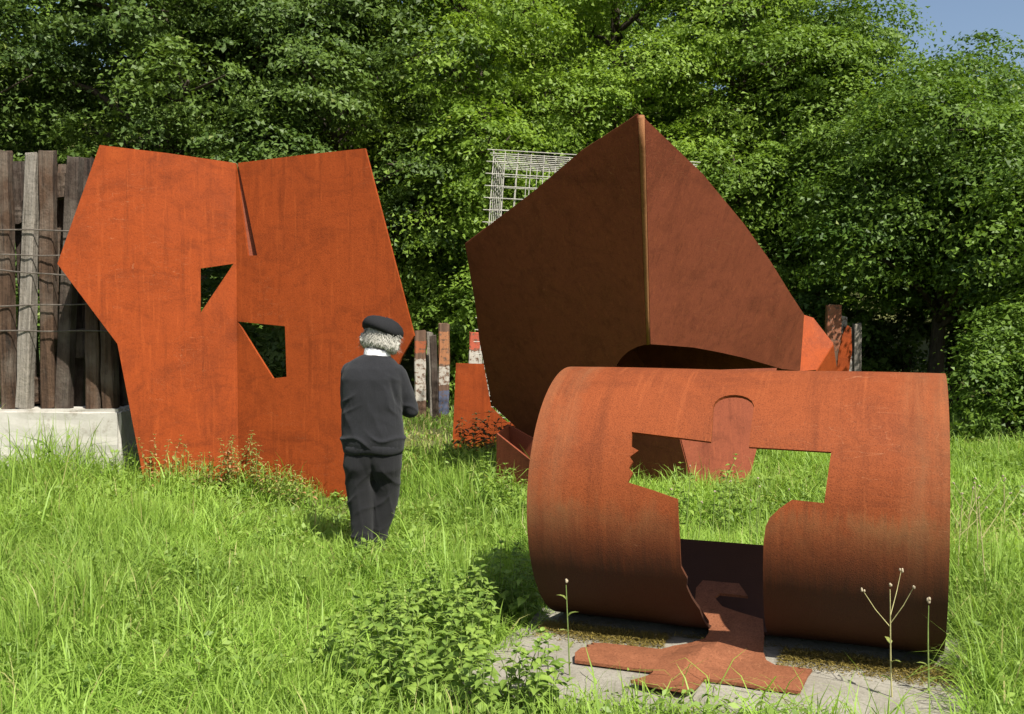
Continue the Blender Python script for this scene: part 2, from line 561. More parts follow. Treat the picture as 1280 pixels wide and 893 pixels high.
mo = link('dry_moss', np_mesh('dry_moss', np.array([tuple(v) for v in V]), np.array(F), {'var': np.array(A)}), M['moss'])
mo.location = (PIPE.x, PIPE.y, 0); mo.rotation_euler = (0, 0, -TH)
tag(mo, 'dry yellowish moss and grass litter along the foot of the pipe', 'moss', kind='stuff')

# ------------------------------------------------------------------ folded orange plate on the left
FOLD = Vector((-2.755, 10.0, 0))
KL, KR = 0.30, 0.36
dl = Vector((1, KL, 0)).normalized(); dr = Vector((1, -KR, 0)).normalized()
nl = Vector((KL, -1, 0)).normalized(); nr = Vector((-KR, -1, 0)).normalized()
def fold_map(u, v):
    d, nn = (dl, nl) if u < -1e-4 else ((dr, nr) if u > 1e-4 else (dr, (nl + nr).normalized()))
    w = 0.012 * math.sin(1.3 * u + 1.1) * math.sin(1.1 * v)
    return d * u + Vector((0, 0, v)) + nn * w, nn
po = [(0.0, 3.262), (-0.641, 3.329), (-1.259, 3.376), (-1.652, 2.234), (-1.128, 1.467), (-0.938, 0.326), (-0.86, -0.18), (0.0, -0.18), (1.16, -0.18),
      (1.196, -0.099), (1.821, 1.338), (1.955, 1.55), (1.452, 3.323), (0.78, 3.300), (0.030, 3.262), (0.252, 2.338), (0.142, 2.338)]
h1 = [(-0.347, 2.208), (-0.033, 2.26), (-0.352, 1.771)]
h2 = [(0.012, 1.684), (0.566, 1.637), (0.58, 1.14), (0.423, 1.121)]
fp = link('folded_steel_plate', sheet('folded_steel_plate', po, [h1, h2], fold_map, 0.028, 0.12, grid=0.16, lines=[((0, -0.18), (0, 3.262))], smooth=False), M['rust_plate'])
fp.location = FOLD
backing = [fold_map(0.002, 3.25)[0] - nr * 0.018, fold_map(0.140, 2.33)[0] - nr * 0.018, fold_map(0.33, 2.29)[0] - nr * 0.13, fold_map(0.09, 3.25)[0] - nr * 0.05]
plate3('slit_backing', backing, 0.008, M['rust_dark_shade'], fp, ref=[backing[0], backing[1], backing[2]])  # added plate behind the slit, so the slit reads dark
tag(fp, 'tall folded orange rust steel plate with angular cut holes behind the man', 'sculpture')

# ------------------------------------------------------------------ big faceted steel form behind the pipe
BIG = empty('faceted_steel_form', (1.3, 10.2, 0))
tag(BIG, 'huge faceted brown steel form rising to a point behind the pipe', 'sculpture')
B0 = Vector((1.3, 10.2, 0))
def bp(p): return Vector(p) - B0
lp = [(1.001, 8.0, 3.338), (0.586, 8.53, 3.136), (0.217, 9.061, 2.88), (-0.465, 10.0, 2.46), (-0.388, 10.285, 2.013), (-0.343, 10.662, 1.486), (-0.215, 11.13, 0.75), (0.214, 11.054, 0.363),
      (0.534, 11.012, 0.056), (0.863, 10.197, 0.714), (0.974, 9.754, 1.151), (1.02, 9.608, 1.283), (1.057, 9.523, 1.348), (1.114, 9.422, 1.412), (1.178, 9.333, 1.453), (1.249, 9.25, 1.477)]
rp = [(1.059, 8.05, 3.316), (1.662, 8.778, 2.982), (2.188, 9.458, 2.608), (2.565, 9.969, 2.299), (2.913, 10.46, 1.977), (3.157, 10.8, 1.761), (3.244, 11.227, 1.131), (2.974, 10.967, 1.162),
      (2.686, 10.666, 1.237), (2.414, 10.382, 1.308), (2.085, 10.048, 1.377), (1.768, 9.731, 1.434), (1.492, 9.468, 1.46), (1.282, 9.27, 1.477)]
ref_l = [bp(lp[0]), bp(lp[-1]), bp(lp[3])]
ref_r = [bp(rp[0]), bp(rp[-1]), bp(rp[5])]
plate3('left_face', [bp(p) for p in lp], 0.024, M['rust_dark_shade'], BIG, ref=ref_l)
plate3('right_face', [bp(p) for p in rp], 0.024, M['rust_dark_shade'], BIG, ref=ref_r)
# rounded prow edge where both faces meet
a0, a1 = bp(lp[0]), bp(lp[-1]); b0, b1 = bp(rp[0]), bp(rp[-1])
mb = MB()
p0 = (a0 + b0) / 2; p1 = (a1 + b1) / 2
mb.tube([p0 + (p1 - p0) * k / 8 for k in range(9)], [0.030 - 0.012 * k / 8 for k in range(9)], 12)
M['rust_edge'] = rust('weathering_steel_edge', (0.18, 0.075, 0.03), (0.25, 0.11, 0.046), (0.30, 0.14, 0.06), (3, 3, 0.3))
link('edge_strip', mb.mesh('edge_strip', True), M['rust_edge'], BIG)
# back of the shell
Q = (1.15, 12.0, 1.75)
for pts in ([lp[0], lp[3], Q], [rp[0], Q, rp[5]], [lp[3], lp[6], Q], [rp[5], Q, rp[6]], [lp[6], (0.6, 12.3, -0.1), Q], [rp[6], Q, (2.6, 12.2, -0.1)], [(0.6, 12.3, -0.1), (2.6, 12.2, -0.1), Q]):
    plate3('back_face', [bp(p) for p in pts], 0.02, M['rust_dark_shade'], BIG)
# foot of the form, seen through the pipe
rt = Vector((1.46, 9.62, 1.20)); rb = Vector((1.80, 9.70, -0.04)); kb = Vector((2.36, 10.02, -0.04)); kt = Vector((2.75, 10.35, 1.20))
plate3('foot_face', [bp(p) for p in (rt, rb, kb, kt)], 0.022, M['rust_dark_shade'], BIG, ref=[bp(rt), bp(rb), bp(kt)])
plate3('foot_face', [bp(p) for p in (rt, rb, (0.56, 11.0, -0.05))], 0.022, M['rust_dark_shade'], BIG)
plate3('foot_face', [bp(p) for p in (rt, (0.56, 11.0, -0.05), (0.98, 9.95, 1.10))], 0.022, M['rust_dark_shade'], BIG)
# sunlit wing folded out at the right end, and the shaded flange below it
def wing(name, pts): plate3(name, [bp(p) for p in pts], 0.022, M['rust_plate'], BIG)
wt = Vector((3.753, 11.641, 1.419)); wb = Vector((3.493, 11.422, 1.121))
wing('side_wing', [Vector((3.394, 11.74, 1.766)), Vector((3.549, 11.752, 1.719)), wt, wb, Vector((3.245, 11.356, 1.106)), Vector((2.643, 11.332, 1.332)), Vector((2.688, 11.539, 1.700))])
wing('side_flange', [wt + Vector((0.004, 0.02, -0.01)), wb + Vector((0.004, 0.02, -0.01)), Vector((3.92, 12.0, 1.05))])
# orange rear panel showing on the left
plate3('rear_panel', [bp(p) for p in ((-0.703, 12.5, 1.157), (-0.357, 12.5, 1.147), (-0.262, 12.5, 0.605), (-0.061, 12.5, 0.413), (0.7, 12.5, 0.40), (0.7, 12.5, -0.1), (-0.76, 12.5, -0.1))], 0.03, M['rust_plate'], BIG)
# low open trough leading out to the left
tr = [Vector((-0.145, 9.8, 0.58)), Vector((-0.03, 10.13, 0.63)), Vector((0.70, 9.35, 0.30)), Vector((0.52, 8.95, 0.16))]
tp, tq, ts, tt_ = tr
def quad_plate(name, pts, th=0.02): plate3(name, [bp(p) for p in pts], th, M['rust_dark_shade'], BIG)
drop = lambda p: Vector((p.x, p.y, -0.1))
quad_plate('trough_side', [tp, drop(tp), drop(tt_), tt_], 0.022)
quad_plate('trough_side', [tq, drop(tq), drop(ts), ts], 0.022)
quad_plate('trough_side', [tp + Vector((0.01, 0.02, 0)), drop(tp) + Vector((0.01, 0.02, 0)), drop(tq), tq])

# ------------------------------------------------------------------ sleeper palisade on concrete, left
def wood(name, lo, hi, grey):
    t = NT(name)
    oi = t.n('ShaderNodeObjectInfo')
    c3 = t.n('ShaderNodeTexCoord')
    va = t.n('ShaderNodeVectorMath'); va.operation = 'ADD'
    rr = t.n('ShaderNodeCombineXYZ')
    t.l(t.math('MULTIPLY', oi.outputs['Random'], 37.0), rr.inputs[0]); t.l(t.math('MULTIPLY', oi.outputs['Random'], 11.0), rr.inputs[2])
    t.l(c3.outputs['Object'], va.inputs[0]); t.l(rr.outputs[0], va.inputs[1])
    mp = t.n('ShaderNodeMapping'); mp.inputs['Scale'].default_value = (22, 22, 1.3)
    t.l(va.outputs[0], mp.inputs[0])
    g = t.noise(1.0, 6, 0.7, mp.outputs[0], 0.5)
    b = t.noise(2.5, 5, 0.6, va.outputs[0])
    c = t.ramp(g, [(0.3, lo), (0.6, hi)])
    c = t.mix(t.ramp(b, [(0.45, 0.0), (0.7, grey)]), c, (0.24, 0.21, 0.17))
    c = t.mix(t.ramp(g, [(0.30, 0.9), (0.40, 0.0)]), c, (0.012, 0.010, 0.008))
    t.base(c); t.rough(0.88); b = t.bump(g, 1.0, 0.03); t.bump(t.noise(9, 5, 0.7, va.outputs[0]), 0.6, 0.03, b)
    return t.m
M['wood_brown'] = wood('sleeper_brown', (0.026, 0.015, 0.009), (0.090, 0.053, 0.032), 0.40)
M['wood_grey'] = wood('sleeper_grey', (0.10, 0.085, 0.066), (0.25, 0.225, 0.19), 0.9)
M['wood_dark'] = wood('sleeper_dark', (0.018, 0.012, 0.009), (0.060, 0.042, 0.031), 0.35)

def sleeper_mesh(name, L, w, d, seed, chips=True):
    r = random.Random(seed)
    bm = bmesh.new()
    k = 9
    rings = []
    ph = r.uniform(0, 6)
    for i in range(k):
        z = L * i / (k - 1)
        bx = 0.010 * math.sin(ph + 2.6 * i / k); by = 0.010 * math.cos(ph * 1.7 + 2.1 * i / k)
        hw, hd = w / 2 * r.uniform(0.94, 1.05), d / 2 * r.uniform(0.94, 1.05)
        c = min(w, d) * r.uniform(0.06, 0.16)
        pr = [(-hw + c, -hd), (hw - c, -hd), (hw, -hd + c), (hw, hd - c), (hw - c, hd), (-hw + c, hd), (-hw, hd - c), (-hw, -hd + c)]
        dz = [r.uniform(-0.02, 0.02) if i in (0, k - 1) else 0 for _ in pr]
        rings.append([bm.verts.new((x + bx + r.uniform(-.004, .004), y + by + r.uniform(-.004, .004), z + e)) for (x, y), e in zip(pr, dz)])
    for i in range(k - 1):
        for j in range(8):
            bm.faces.new((rings[i][j], rings[i][(j + 1) % 8], rings[i + 1][(j + 1) % 8], rings[i + 1][j]))
    bm.faces.new(rings[0][::-1]); bm.faces.new(rings[-1])
    me = D.meshes.new(name); bm.to_mesh(me); bm.free()
    return me

FEN = empty('sleeper_fence', (-5.4, 10.5, 0))
tag(FEN, 'old railway sleepers wired upright on a concrete plinth beside the orange plate', 'fence')
F0 = Vector((-5.4, 10.5, 0))
def fx(px, Yd): return (px - 640) / 1244 * Yd
def fz(py, Yd): return 1.7 + (400 - py) / 1244 * Yd
sl = [ # top px, bottom px, top y, bottom y, width px, depth, material
    (-92, -80, 202, 509, 18, 10.13, 'wood_brown'), (-66, -56, 193, 510, 17, 10.13, 'wood_grey'), (-45, -38, 196, 508, 18, 10.15, 'wood_dark'), (-22, -14, 188, 509, 18, 10.12, 'wood_brown'),
    (8, 12, 190, 509, 18, 10.10, 'wood_brown'), (47, 29, 195, 510, 17, 10.10, 'wood_grey'), (64, 62, 191, 504, 19, 10.14, 'wood_brown'),
    (98, 79, 199, 509, 18, 10.13, 'wood_dark'), (113, 97, 199, 508, 16, 10.42, 'wood_dark'), (120, 117, 300, 514, 18, 10.10, 'wood_brown'), (139, 137, 330, 515, 18, 10.10, 'wood_brown'),
    (27, 40, 205, 508, 18, 10.44, 'wood_dark'), (52, 20, 212, 508, 17, 10.46, 'wood_dark'), (84, 60, 208, 508, 15, 10.46, 'wood_brown'), (150, 152, 345, 510, 14, 10.42, 'wood_dark')]
for i, (tx, bx_, ty, by, wp, Yd, mt) in enumerate(sl):
    zb = 0.80; zt = fz(ty, Yd)
    x0, x1 = fx(bx_, Yd), fx(tx, Yd)
    o = link('sleeper', sleeper_mesh('sleeper', math.hypot(zt - zb, x1 - x0), wp / 1244 * Yd * (0.90 if Yd < 10.3 else 0.8), 0.14, 20 + i), M[mt], FEN)
    o.location = Vector((x0, Yd, zb)) - F0
    o.rotation_euler = (random.uniform(-0.01, 0.01), math.atan2(x1 - x0, zt - zb), random.uniform(-0.12, 0.12))
for i, (xa, xb, ya, yb) in enumerate([(12, 33, 254, 281), (70, 89, 219, 249), (90, 109, 412, 447), (36, 53, 473, 502), (-34, -16, 300, 330), (112, 128, 470, 500)]):
    Yd = 10.30
    o = link('block', sleeper_mesh('block', (yb - ya) / 1244 * Yd, (xb - xa) / 1244 * Yd, 0.16, 60 + i), M['wood_brown' if i % 2 else 'wood_dark'], FEN)
    o.location = Vector((fx((xa + xb) / 2, Yd), Yd, fz(yb, Yd))) - F0
for i, (ya, yb) in enumerate([(286, 289), (318, 320), (328, 345), (385, 381), (414, 414)]):
    mb = MB()
    pa = []
    for k in range(30):
        xx = -110 + k * 9.6
        pa.append(Vector((fx(xx, 10.015), 10.015 + 0.010 * math.sin(k * 1.9 + i), fz(ya + (yb - ya) * k / 20 + 0.5 * math.sin(k * 0.7 + i * 2), 10.015))) - F0)
    mb.tube(pa, 0.0075, 6)
    link('wire', mb.mesh('wire'), M['wire'], FEN)
# plinth
t = NT('pale_concrete')
co = t.coord(); f1 = t.noise(1.6, 6, 0.7, co); f2 = t.noise(40, 5, 0.7, co); fs = t.noise(5, 5, 0.7, t.coord((1.5, 1.5, 0.15)))
c = t.ramp(f1, [(0.3, (0.30, 0.28, 0.235)), (0.6, (0.43, 0.41, 0.365)), (0.8, (0.52, 0.50, 0.455))])
c = t.mix(t.ramp(t.noise(6, 6, 0.75, co), [(0.34, 0.6), (0.46, 0.0)]), c, (0.20, 0.175, 0.13))
t.base(c); t.rough(0.9); t.bump(f2, 0.4, 0.006)
M['plinth'] = t.m
bm = bmesh.new()
bmesh.ops.create_cube(bm, size=1.0)
for v in bm.verts: v.co = Vector((v.co.x * 3.3, v.co.y * 0.62, v.co.z * 0.95))
bmesh.ops.bevel(bm, geom=list(bm.edges), offset=0.03, segments=2, affect='EDGES')
bmesh.ops.subdivide_edges(bm, edges=[e for e in bm.edges if e.calc_length() > 0.5], cuts=10, use_grid_fill=True)
for v in bm.verts: v.co += Vector((rng.normal() * .003, rng.normal() * .004, rng.normal() * .004))
me = D.meshes.new('concrete_plinth'); bm.to_mesh(me); bm.free()
o = link('concrete_plinth', me, M['plinth'], FEN)
o.location = Vector((-5.585, 10.27, 0.325)) - F0

# ------------------------------------------------------------------ painted posts further back
def painted(name, bands):
    """flaking paint patches on old timber, by height"""
    t = NT(name)
    co = t.coord()
    g = t.noise(1.0, 6, 0.7, t.coord((22, 22, 1.6)), 0.5)
    c = t.ramp(g, [(0.3, (0.06, 0.035, 0.022)), (0.65, (0.17, 0.10, 0.065))])
    sx = t.n('ShaderNodeSeparateXYZ'); tc = t.n('ShaderNodeTexCoord'); t.l(tc.outputs['Object'], sx.inputs[0])
    ed = t.math('ADD', sx.outputs[2], t.math('MULTIPLY', t.math('SUBTRACT', t.noise(14, 4, 0.7, co), 0.5), 0.12))
    fl = t.noise(20, 5, 0.7, co)
    for lo, hi, colr in bands:
        m1 = t.math('MULTIPLY', t.math('GREATER_THAN', ed, lo), t.math('LESS_THAN', ed, hi))
        m1 = t.math('MULTIPLY', t.math('MULTIPLY', m1, t.ramp(fl, [(0.40, 0.0), (0.50, 1.0)])), 0.8)
        c = t.mix(m1, c, colr)
    t.base(c); t.rough(0.8); t.bump(g, 0.6, 0.015)
    return t.m
white, orange, blue = (0.46, 0.43, 0.37), (0.33, 0.085, 0.03), (0.07, 0.10, 0.17)
def post(px0, px1, top, Yd, mat, label, tilt=0.0, seed=0, d=0.16, base=-0.1):
    w = (px1 - px0) / 1244 * Yd
    o = link('painted_post', sleeper_mesh('painted_post', fz(top, Yd) - base, w, d, 100 + seed), mat)
    o.location = (fx((px0 + px1) / 2, Yd), Yd, base)
    o.rotation_euler = (0, tilt, 0.1 * math.sin(seed * 3.0))
    tag(o, label, 'post', 'timber posts standing behind the sculptures')
    return o
post(519, 533, 414, 16.6, painted('paint_a', [(1.25, 1.45, orange), (0.45, 1.15, white)]), 'weathered timber post with long white and one orange paint patch', 0, 1)
post(534, 541, 416, 16.9, M['wood_grey'], 'narrow grey timber post between two painted posts', 0.0, 2)
post(541, 549, 420, 16.5, M['wood_dark'], 'dark leaning timber post against the blue painted one', -0.04, 3)
post(548, 561, 405, 16.7, painted('paint_b', [(1.05, 1.60, (0.38, 0.16, 0.07)), (0.72, 1.02, white), (0.22, 0.62, blue)]), 'tall timber post with a blue paint patch near its foot', 0, 4)
post(584, 600, 416, 16.7, painted('paint_c', [(1.30, 1.75, (0.42, 0.08, 0.04)), (1.02, 1.28, white)]), 'red and white painted timber post rising behind the orange rear panel', 0.02, 5)
post(1032, 1050, 382, 16.6, painted('paint_d', [(1.30, 2.05, (0.30, 0.11, 0.055))]), 'reddish brown timber post beyond the folded steel wing', 0, 6)
post(1049, 1057, 396, 16.9, painted('paint_e', [(1.2, 2.0, white)]), 'slim whitish timber post beyond the folded steel wing', 0, 7)
post(1066, 1075, 405, 16.5, M['wood_grey'], 'bare grey timber post at the end of the row by the pipe', 0, 8)
post(1056, 1064, 409, 16.55, painted('paint_f', [(0.9, 1.2, white), (1.2, 1.9, (0.06, 0.07, 0.05))]), 'dark timber post with white foot next to the bare grey one', 0, 9)
# curved rust offcut leaning there
mapf = lambda u, v: (Vector((u, -0.10 * math.sin(v * 1.1), v)), Vector((0, -1, 0.05)))
oc = link('steel_offcut', sheet('steel_offcut', [(-0.10, 0), (0.12, 0), (0.14, 0.6), (0.12, 0.95), (0.16, 1.25), (0.14, 1.62), (0.08, 1.66), (0.0, 1.5), (-0.06, 1.2), (-0.09, 0.7)], [], mapf, 0.03, 0.1, grid=0.15), M['rust_plate'])
oc.location = (fx(1050, 16.3), 16.3, -0.05)
tag(oc, 'narrow curved rust steel offcut leaning on the timber posts', 'steel offcut')

# ------------------------------------------------------------------ wire cage behind the big form
CG = empty('wire_cage', (1.15, 13.65, 0))
tag(CG, 'tall cage of pale welded wire rods behind the faceted steel form', 'cage')
x0, x1, y0, y1, zt = -1.33, 1.28, -0.55, 0.65, 3.86
def cage_pt(x, y, z):
    k = z / zt
    return (x - 0.28 * (1 - k) * (1 if x < 0 else -0.4) + 0.10 * y, y, z * (1 - 0.016 * (x + 1.36)) + 0.02 * math.sin(2 * x + y))
def grid(name, pts_a, r=0.0058):
    mb = MB()
    for pth in pts_a: mb.tube([Vector(cage_pt(*p)) for p in pth], r, 5)
    link(name, mb.mesh(name), M['cage'], CG)
jit = lambda: random.uniform(-0.02, 0.02)
for nm, yy in (('front_grid', y0), ('back_grid', y1)):
    rods = [[(x0 + (x1 - x0) * k / 16 + jit(), yy, 0), (x0 + (x1 - x0) * k / 16 + jit(), yy, zt + 0.05)] for k in range(17)]
    rods += [[(x0 - 0.09, yy + jit(), 0.15 + k * 0.157), (x1 + 0.09, yy + jit(), 0.15 + k * 0.157 + jit())] for k in range(25)]
    grid(nm, rods)
for xx in (x0, x1):
    rods = [[(xx, y0 + (y1 - y0) * k / 6 + jit(), 0), (xx, y0 + (y1 - y0) * k / 6, zt)] for k in range(7)]
    rods += [[(xx + jit(), y0 - 0.05, 0.14 + k * 0.157), (xx, y1 + 0.05, 0.14 + k * 0.157 + jit())] for k in range(25)]
    grid('side_grid', rods)
rods = [[(x0 + (x1 - x0) * k / 19, y0 - .05, zt + jit()), (x0 + (x1 - x0) * k / 19, y1 + .05, zt + jit())] for k in range(20)]
rods += [[(x0 - .05, y0 + (y1 - y0) * k / 8, zt + .012), (x1 + .05, y0 + (y1 - y0) * k / 8, zt + .012)] for k in range(9)]
grid('top_grid', rods)

# ------------------------------------------------------------------ the man
MAN = empty('person', (-0.99, 6.92, 0.0))
tag(MAN, 'person in black beret, charcoal sweater and dark trousers, standing in the grass', 'person')
def loft(rings, seg=20):
    """rings: (x,y,z, rx,ry[, tilt about x]) stacked; closed with caps"""
    V, F = [], []
    for R_ in rings:
        x, y, z, rx, ry = R_[:5]
        tl = R_[5] if len(R_) > 5 else 0
        for j in range(seg):
            th = 2 * math.pi * j / seg
            px, py = rx * math.cos(th), ry * math.sin(th)
            V.append((x + px, y + py * math.cos(tl), z + py * math.sin(tl)))
    n = len(rings)
    for i in range(n - 1):
        for j in range(seg):
            F.append((i * seg + j, i * seg + (j + 1) % seg, (i + 1) * seg + (j + 1) % seg, (i + 1) * seg + j))
    F.append(tuple(range(seg))[::-1]); F.append(tuple((n - 1) * seg + j for j in range(seg)))
    return V, F
def capsule(path, radii, seg=14):
    """rounded tube"""
    p = [Vector(q) for q in path]
    r = list(radii)
    d0 = (p[0] - p[1]).normalized(); d1 = (p[-1] - p[-2]).normalized()
    P = [p[0] + d0 * r[0] * .9, p[0] + d0 * r[0] * .6] + p + [p[-1] + d1 * r[-1] * .6, p[-1] + d1 * r[-1] * .9]
    Rr = [r[0] * .35, r[0] * .78] + r + [r[-1] * .78, r[-1] * .35]
    return tube_arrays(P, Rr, seg)
def ball(c, rx, ry, rz, seg=18, rings=12, rot=None):
    V, F = [], []
    for i in range(rings + 1):
        ph = math.pi * (i / rings) * 0.98 + 0.01 * math.pi
        for j in range(seg):
            th = 2 * math.pi * j / seg
            v = Vector((rx * math.sin(ph) * math.cos(th), ry * math.sin(ph) * math.sin(th), -rz * math.cos(ph)))
            if rot is not None: v = rot @ v
            V.append(Vector(c) + v)
    for i in range(rings):
        for j in range(seg):
            F.append((i * seg + j, i * seg + (j + 1) % seg, (i + 1) * seg + (j + 1) % seg, (i + 1) * seg + j))
    F.append(tuple(range(seg))[::-1]); F.append(tuple(rings * seg + j for j in range(seg)))
    return V, F
def bake(o, fold):
    """fix the modifiers into the mesh, then press folds into the cloth"""
    bpy.context.view_layer.update()
    ev = o.evaluated_get(bpy.context.evaluated_depsgraph_get())
    me = D.meshes.new_from_object(ev)
    n = len(me.vertices)
    co = np.empty(n * 3, np.float32); me.vertices.foreach_get('co', co); co = co.reshape(-1, 3)
    no = np.empty(n * 3, np.float32); me.vertex_normals.foreach_get('vector', no); no = no.reshape(-1, 3)
    co = co + no * fold(co[:, 0], co[:, 1], co[:, 2])[:, None]
    me.vertices.foreach_set('co', co.ravel())
    me.polygons.foreach_set('use_smooth', np.ones(len(me.polygons), bool))
    me.name = o.name
    o.modifiers.clear(); o.data = me; me.update()
def ridge(ph): return (1 - np.abs(np.sin(ph))) ** 2
def gauss(v, c, w): return np.exp(-((v - c) / w) ** 2)
def remesh(o, vox, smooth_it=4, disp=None):
    m = o.modifiers.new('r', 'REMESH'); m.mode = 'VOXEL'; m.voxel_size = vox; m.use_smooth_shade = True
    s = o.modifiers.new('s', 'SMOOTH'); s.factor = 0.5; s.iterations = smooth_it
    if disp:
        for i, (size, st, dp_) in enumerate(disp):
            tx = D.textures.new('cloth_noise', 'CLOUDS'); tx.noise_scale = size; tx.noise_depth = dp_
            d = o.modifiers.new('d%d' % i, 'DISPLACE'); d.texture = tx; d.strength = st; d.mid_level = 0.5
            d.texture_coords = 'LOCAL'
skin = simple('skin', (0.50, 0.29, 0.20), 0.55, 0.12, 25)
# joints (x right, y forward away from the camera, z up)
sh_l, el_l, wr_l = Vector((-0.135, 0.02, 1.345)), Vector((-0.165, 0.12, 1.09)), Vector((-0.03, 0.315, 1.12))
sh_r, el_r, wr_r = Vector((0.185, 0.02, 1.33)), Vector((0.275, 0.09, 1.065)), Vector((0.10, 0.315, 1.11))
hd = Vector((0.075, 0.085, 1.565))
HR = Euler((-0.38, 0.14, -0.25)).to_matrix()        # head bowed forward and leaning right
body = MB()
body.add(*ball(hd, 0.078, 0.098, 0.118, rot=HR))
body.add(*ball(hd + HR @ Vector((0, 0.035, -0.055)), 0.060, 0.068, 0.065, rot=HR))
body.add(*capsule([hd + HR @ Vector((0, 0.092, 0.012)), hd + HR @ Vector((0, 0.112, -0.028))], [0.010, 0.015], 10))      # nose
body.add(*ball(hd + HR @ Vector((0, 0.092, -0.062)), 0.024, 0.012, 0.006, rot=HR))                                      # lips
body.add(*ball(hd + HR @ Vector((0, 0.088, -0.076)), 0.022, 0.012, 0.006, rot=HR))
for sx_ in (-1, 1):
    body.add(*ball(hd + HR @ Vector((0.080 * sx_, -0.005, -0.012)), 0.010, 0.020, 0.034, rot=HR))                       # ears
    body.add(*ball(hd + HR @ Vector((0.031 * sx_, 0.086, 0.024)), 0.024, 0.012, 0.009, rot=HR))                         # brows
body.add(*capsule([Vector((0.035, 0.02, 1.36)), Vector((0.045, 0.035, 1.44)), hd + HR @ Vector((0, -0.01, -0.06))], [0.065, 0.056, 0.055]))
body.add(*loft([(0.015, 0.02, 0.86, 0.165, 0.11), (0.015, 0.02, 0.95, 0.160, 0.11), (0.015, 0.015, 1.1, 0.155, 0.105), (0.02, 0.01, 1.25, 0.165, 0.11), (0.025, 0.01, 1.36, 0.155, 0.085), (0.03, 0.02, 1.42, 0.08, 0.06)]))
for s_, e_, w_ in ((sh_l, el_l, wr_l), (sh_r, el_r, wr_r)):
    body.add(*capsule([s_, s_.lerp(e_, .5), e_], [0.050, 0.044, 0.036]))
    body.add(*capsule([e_, e_.lerp(w_, .4), w_], [0.038, 0.036, 0.026]))
legs = {-1: [Vector((-0.085, 0.02, 0.84)), Vector((-0.068, 0.045, 0.46)), Vector((-0.058, 0.0, 0.09))],
        1: [Vector((0.115, 0.02, 0.84)), Vector((0.096, 0.09, 0.47)), Vector((0.012, 0.11, 0.09))]}
for s_ in (-1, 1):
    h_, k_, a_ = legs[s_]
    body.add(*capsule([h_, h_.lerp(k_, .5), k_], [0.085, 0.070, 0.052]))
    body.add(*capsule([k_, k_.lerp(a_, .35), a_], [0.052, 0.054, 0.036]))
    body.add(*capsule([a_ + Vector((0, -0.03, -0.03)), a_ + Vector((0.01, 0.13, -0.055))], [0.035, 0.030]))
# hands: palm, four curled fingers of unequal length, a thumb from the side of the palm
for s_, e_, w_ in ((-1, el_l, wr_l), (1, el_r, wr_r)):
    d = (w_ - e_).normalized()
    side = Vector((0, 0, 1)); side = (side - d * side.dot(d)).normalized()
    inw = d.cross(side) * s_
    pc = w_ + d * 0.05
    body.add(*capsule([w_, pc + side * 0.012, w_ + d * 0.085], [0.024, 0.030, 0.028]))
    for k in range(4):
        b_ = w_ + d * 0.085 + side * (0.030 - 0.020 * k)
        L = (0.062, 0.072, 0.068, 0.054)[k]
        m1 = b_ + d * L * .45 + inw * 0.010; m2 = m1 + d * L * .25 + inw * L * .32; m3 = m2 + inw * L * .3 - d * L * .06
        body.add(*capsule([b_, m1, m2, m3], [0.0095, 0.009, 0.0085, 0.0075], 8))
    tb = w_ + d * 0.03 + side * 0.026
    body.add(*capsule([tb, tb + d * 0.03 + side * 0.022 + inw * 0.010, tb + d * 0.058 + side * 0.022 + inw * 0.028], [0.012, 0.0105, 0.009], 8))
bo = link('body', body.mesh('body', True), skin, MAN)
remesh(bo, 0.006, 3)
eye_m = simple('eye', (0.03, 0.025, 0.02), 0.2, 0.1)
for sx_ in (-1, 1):
    mb = MB().add(*ball(hd + HR @ Vector((0.031 * sx_, 0.086, 0.008)), 0.012, 0.012, 0.010, 12, 8))
    link('eye', mb.mesh('eye', True), eye_m, MAN)

def knit(name, col):
    t = NT(name)
    co = t.coord()
    f = t.noise(160, 3, 0.6, co); g = t.noise(5, 4, 0.6, co)
    w = t.n('ShaderNodeTexWave'); w.inputs['Scale'].default_value = 90; w.inputs['Distortion'].default_value = 1.0
    t.l(co, w.inputs['Vector'])
    c = t.mix(t.ramp(f, [(0.3, 0.0), (0.7, 1.0)]), tuple(v * .7 for v in col), tuple(v * 1.35 for v in col))
    c = t.mix(t.ramp(g, [(0.4, 0.0), (0.7, 0.35)]), c, tuple(v * 1.5 for v in col))
    t.base(c); t.rough(0.95)
    t.b.inputs['Sheen Weight'].default_value = 0.06
    t.b.inputs['Sheen Roughness'].default_value = 0.6
    b = t.bump(f, 0.5, 0.004); b = t.bump(w.outputs['Fac'], 0.2, 0.003, b); t.bump(t.noise(7, 3, 0.5, t.coord((1.6, 1.6, 0.55)), 1.2), 0.25, 0.02, b)
    return t.m
M['sweater'] = knit('charcoal_knit', (0.0120, 0.0124, 0.0145))
M['trousers'] = knit('dark_wool', (0.0085, 0.0085, 0.0095))
sw = MB()
sw.add(*loft([(0.02, 0.02, 0.785, 0.208, 0.145), (0.02, 0.02, 0.82, 0.216, 0.152), (0.018, 0.02, 0.845, 0.222, 0.160), (0.015, 0.018, 0.93, 0.218, 0.155),
              (0.012, 0.01, 1.05, 0.212, 0.148), (0.012, 0.0, 1.18, 0.212, 0.146), (0.016, -0.005, 1.29, 0.215, 0.140), (0.020, 0.0, 1.365, 0.198, 0.120),
              (0.026, 0.012, 1.415, 0.155, 0.098), (0.034, 0.024, 1.448, 0.105, 0.085), (0.040, 0.032, 1.462, 0.078, 0.074)], 28))
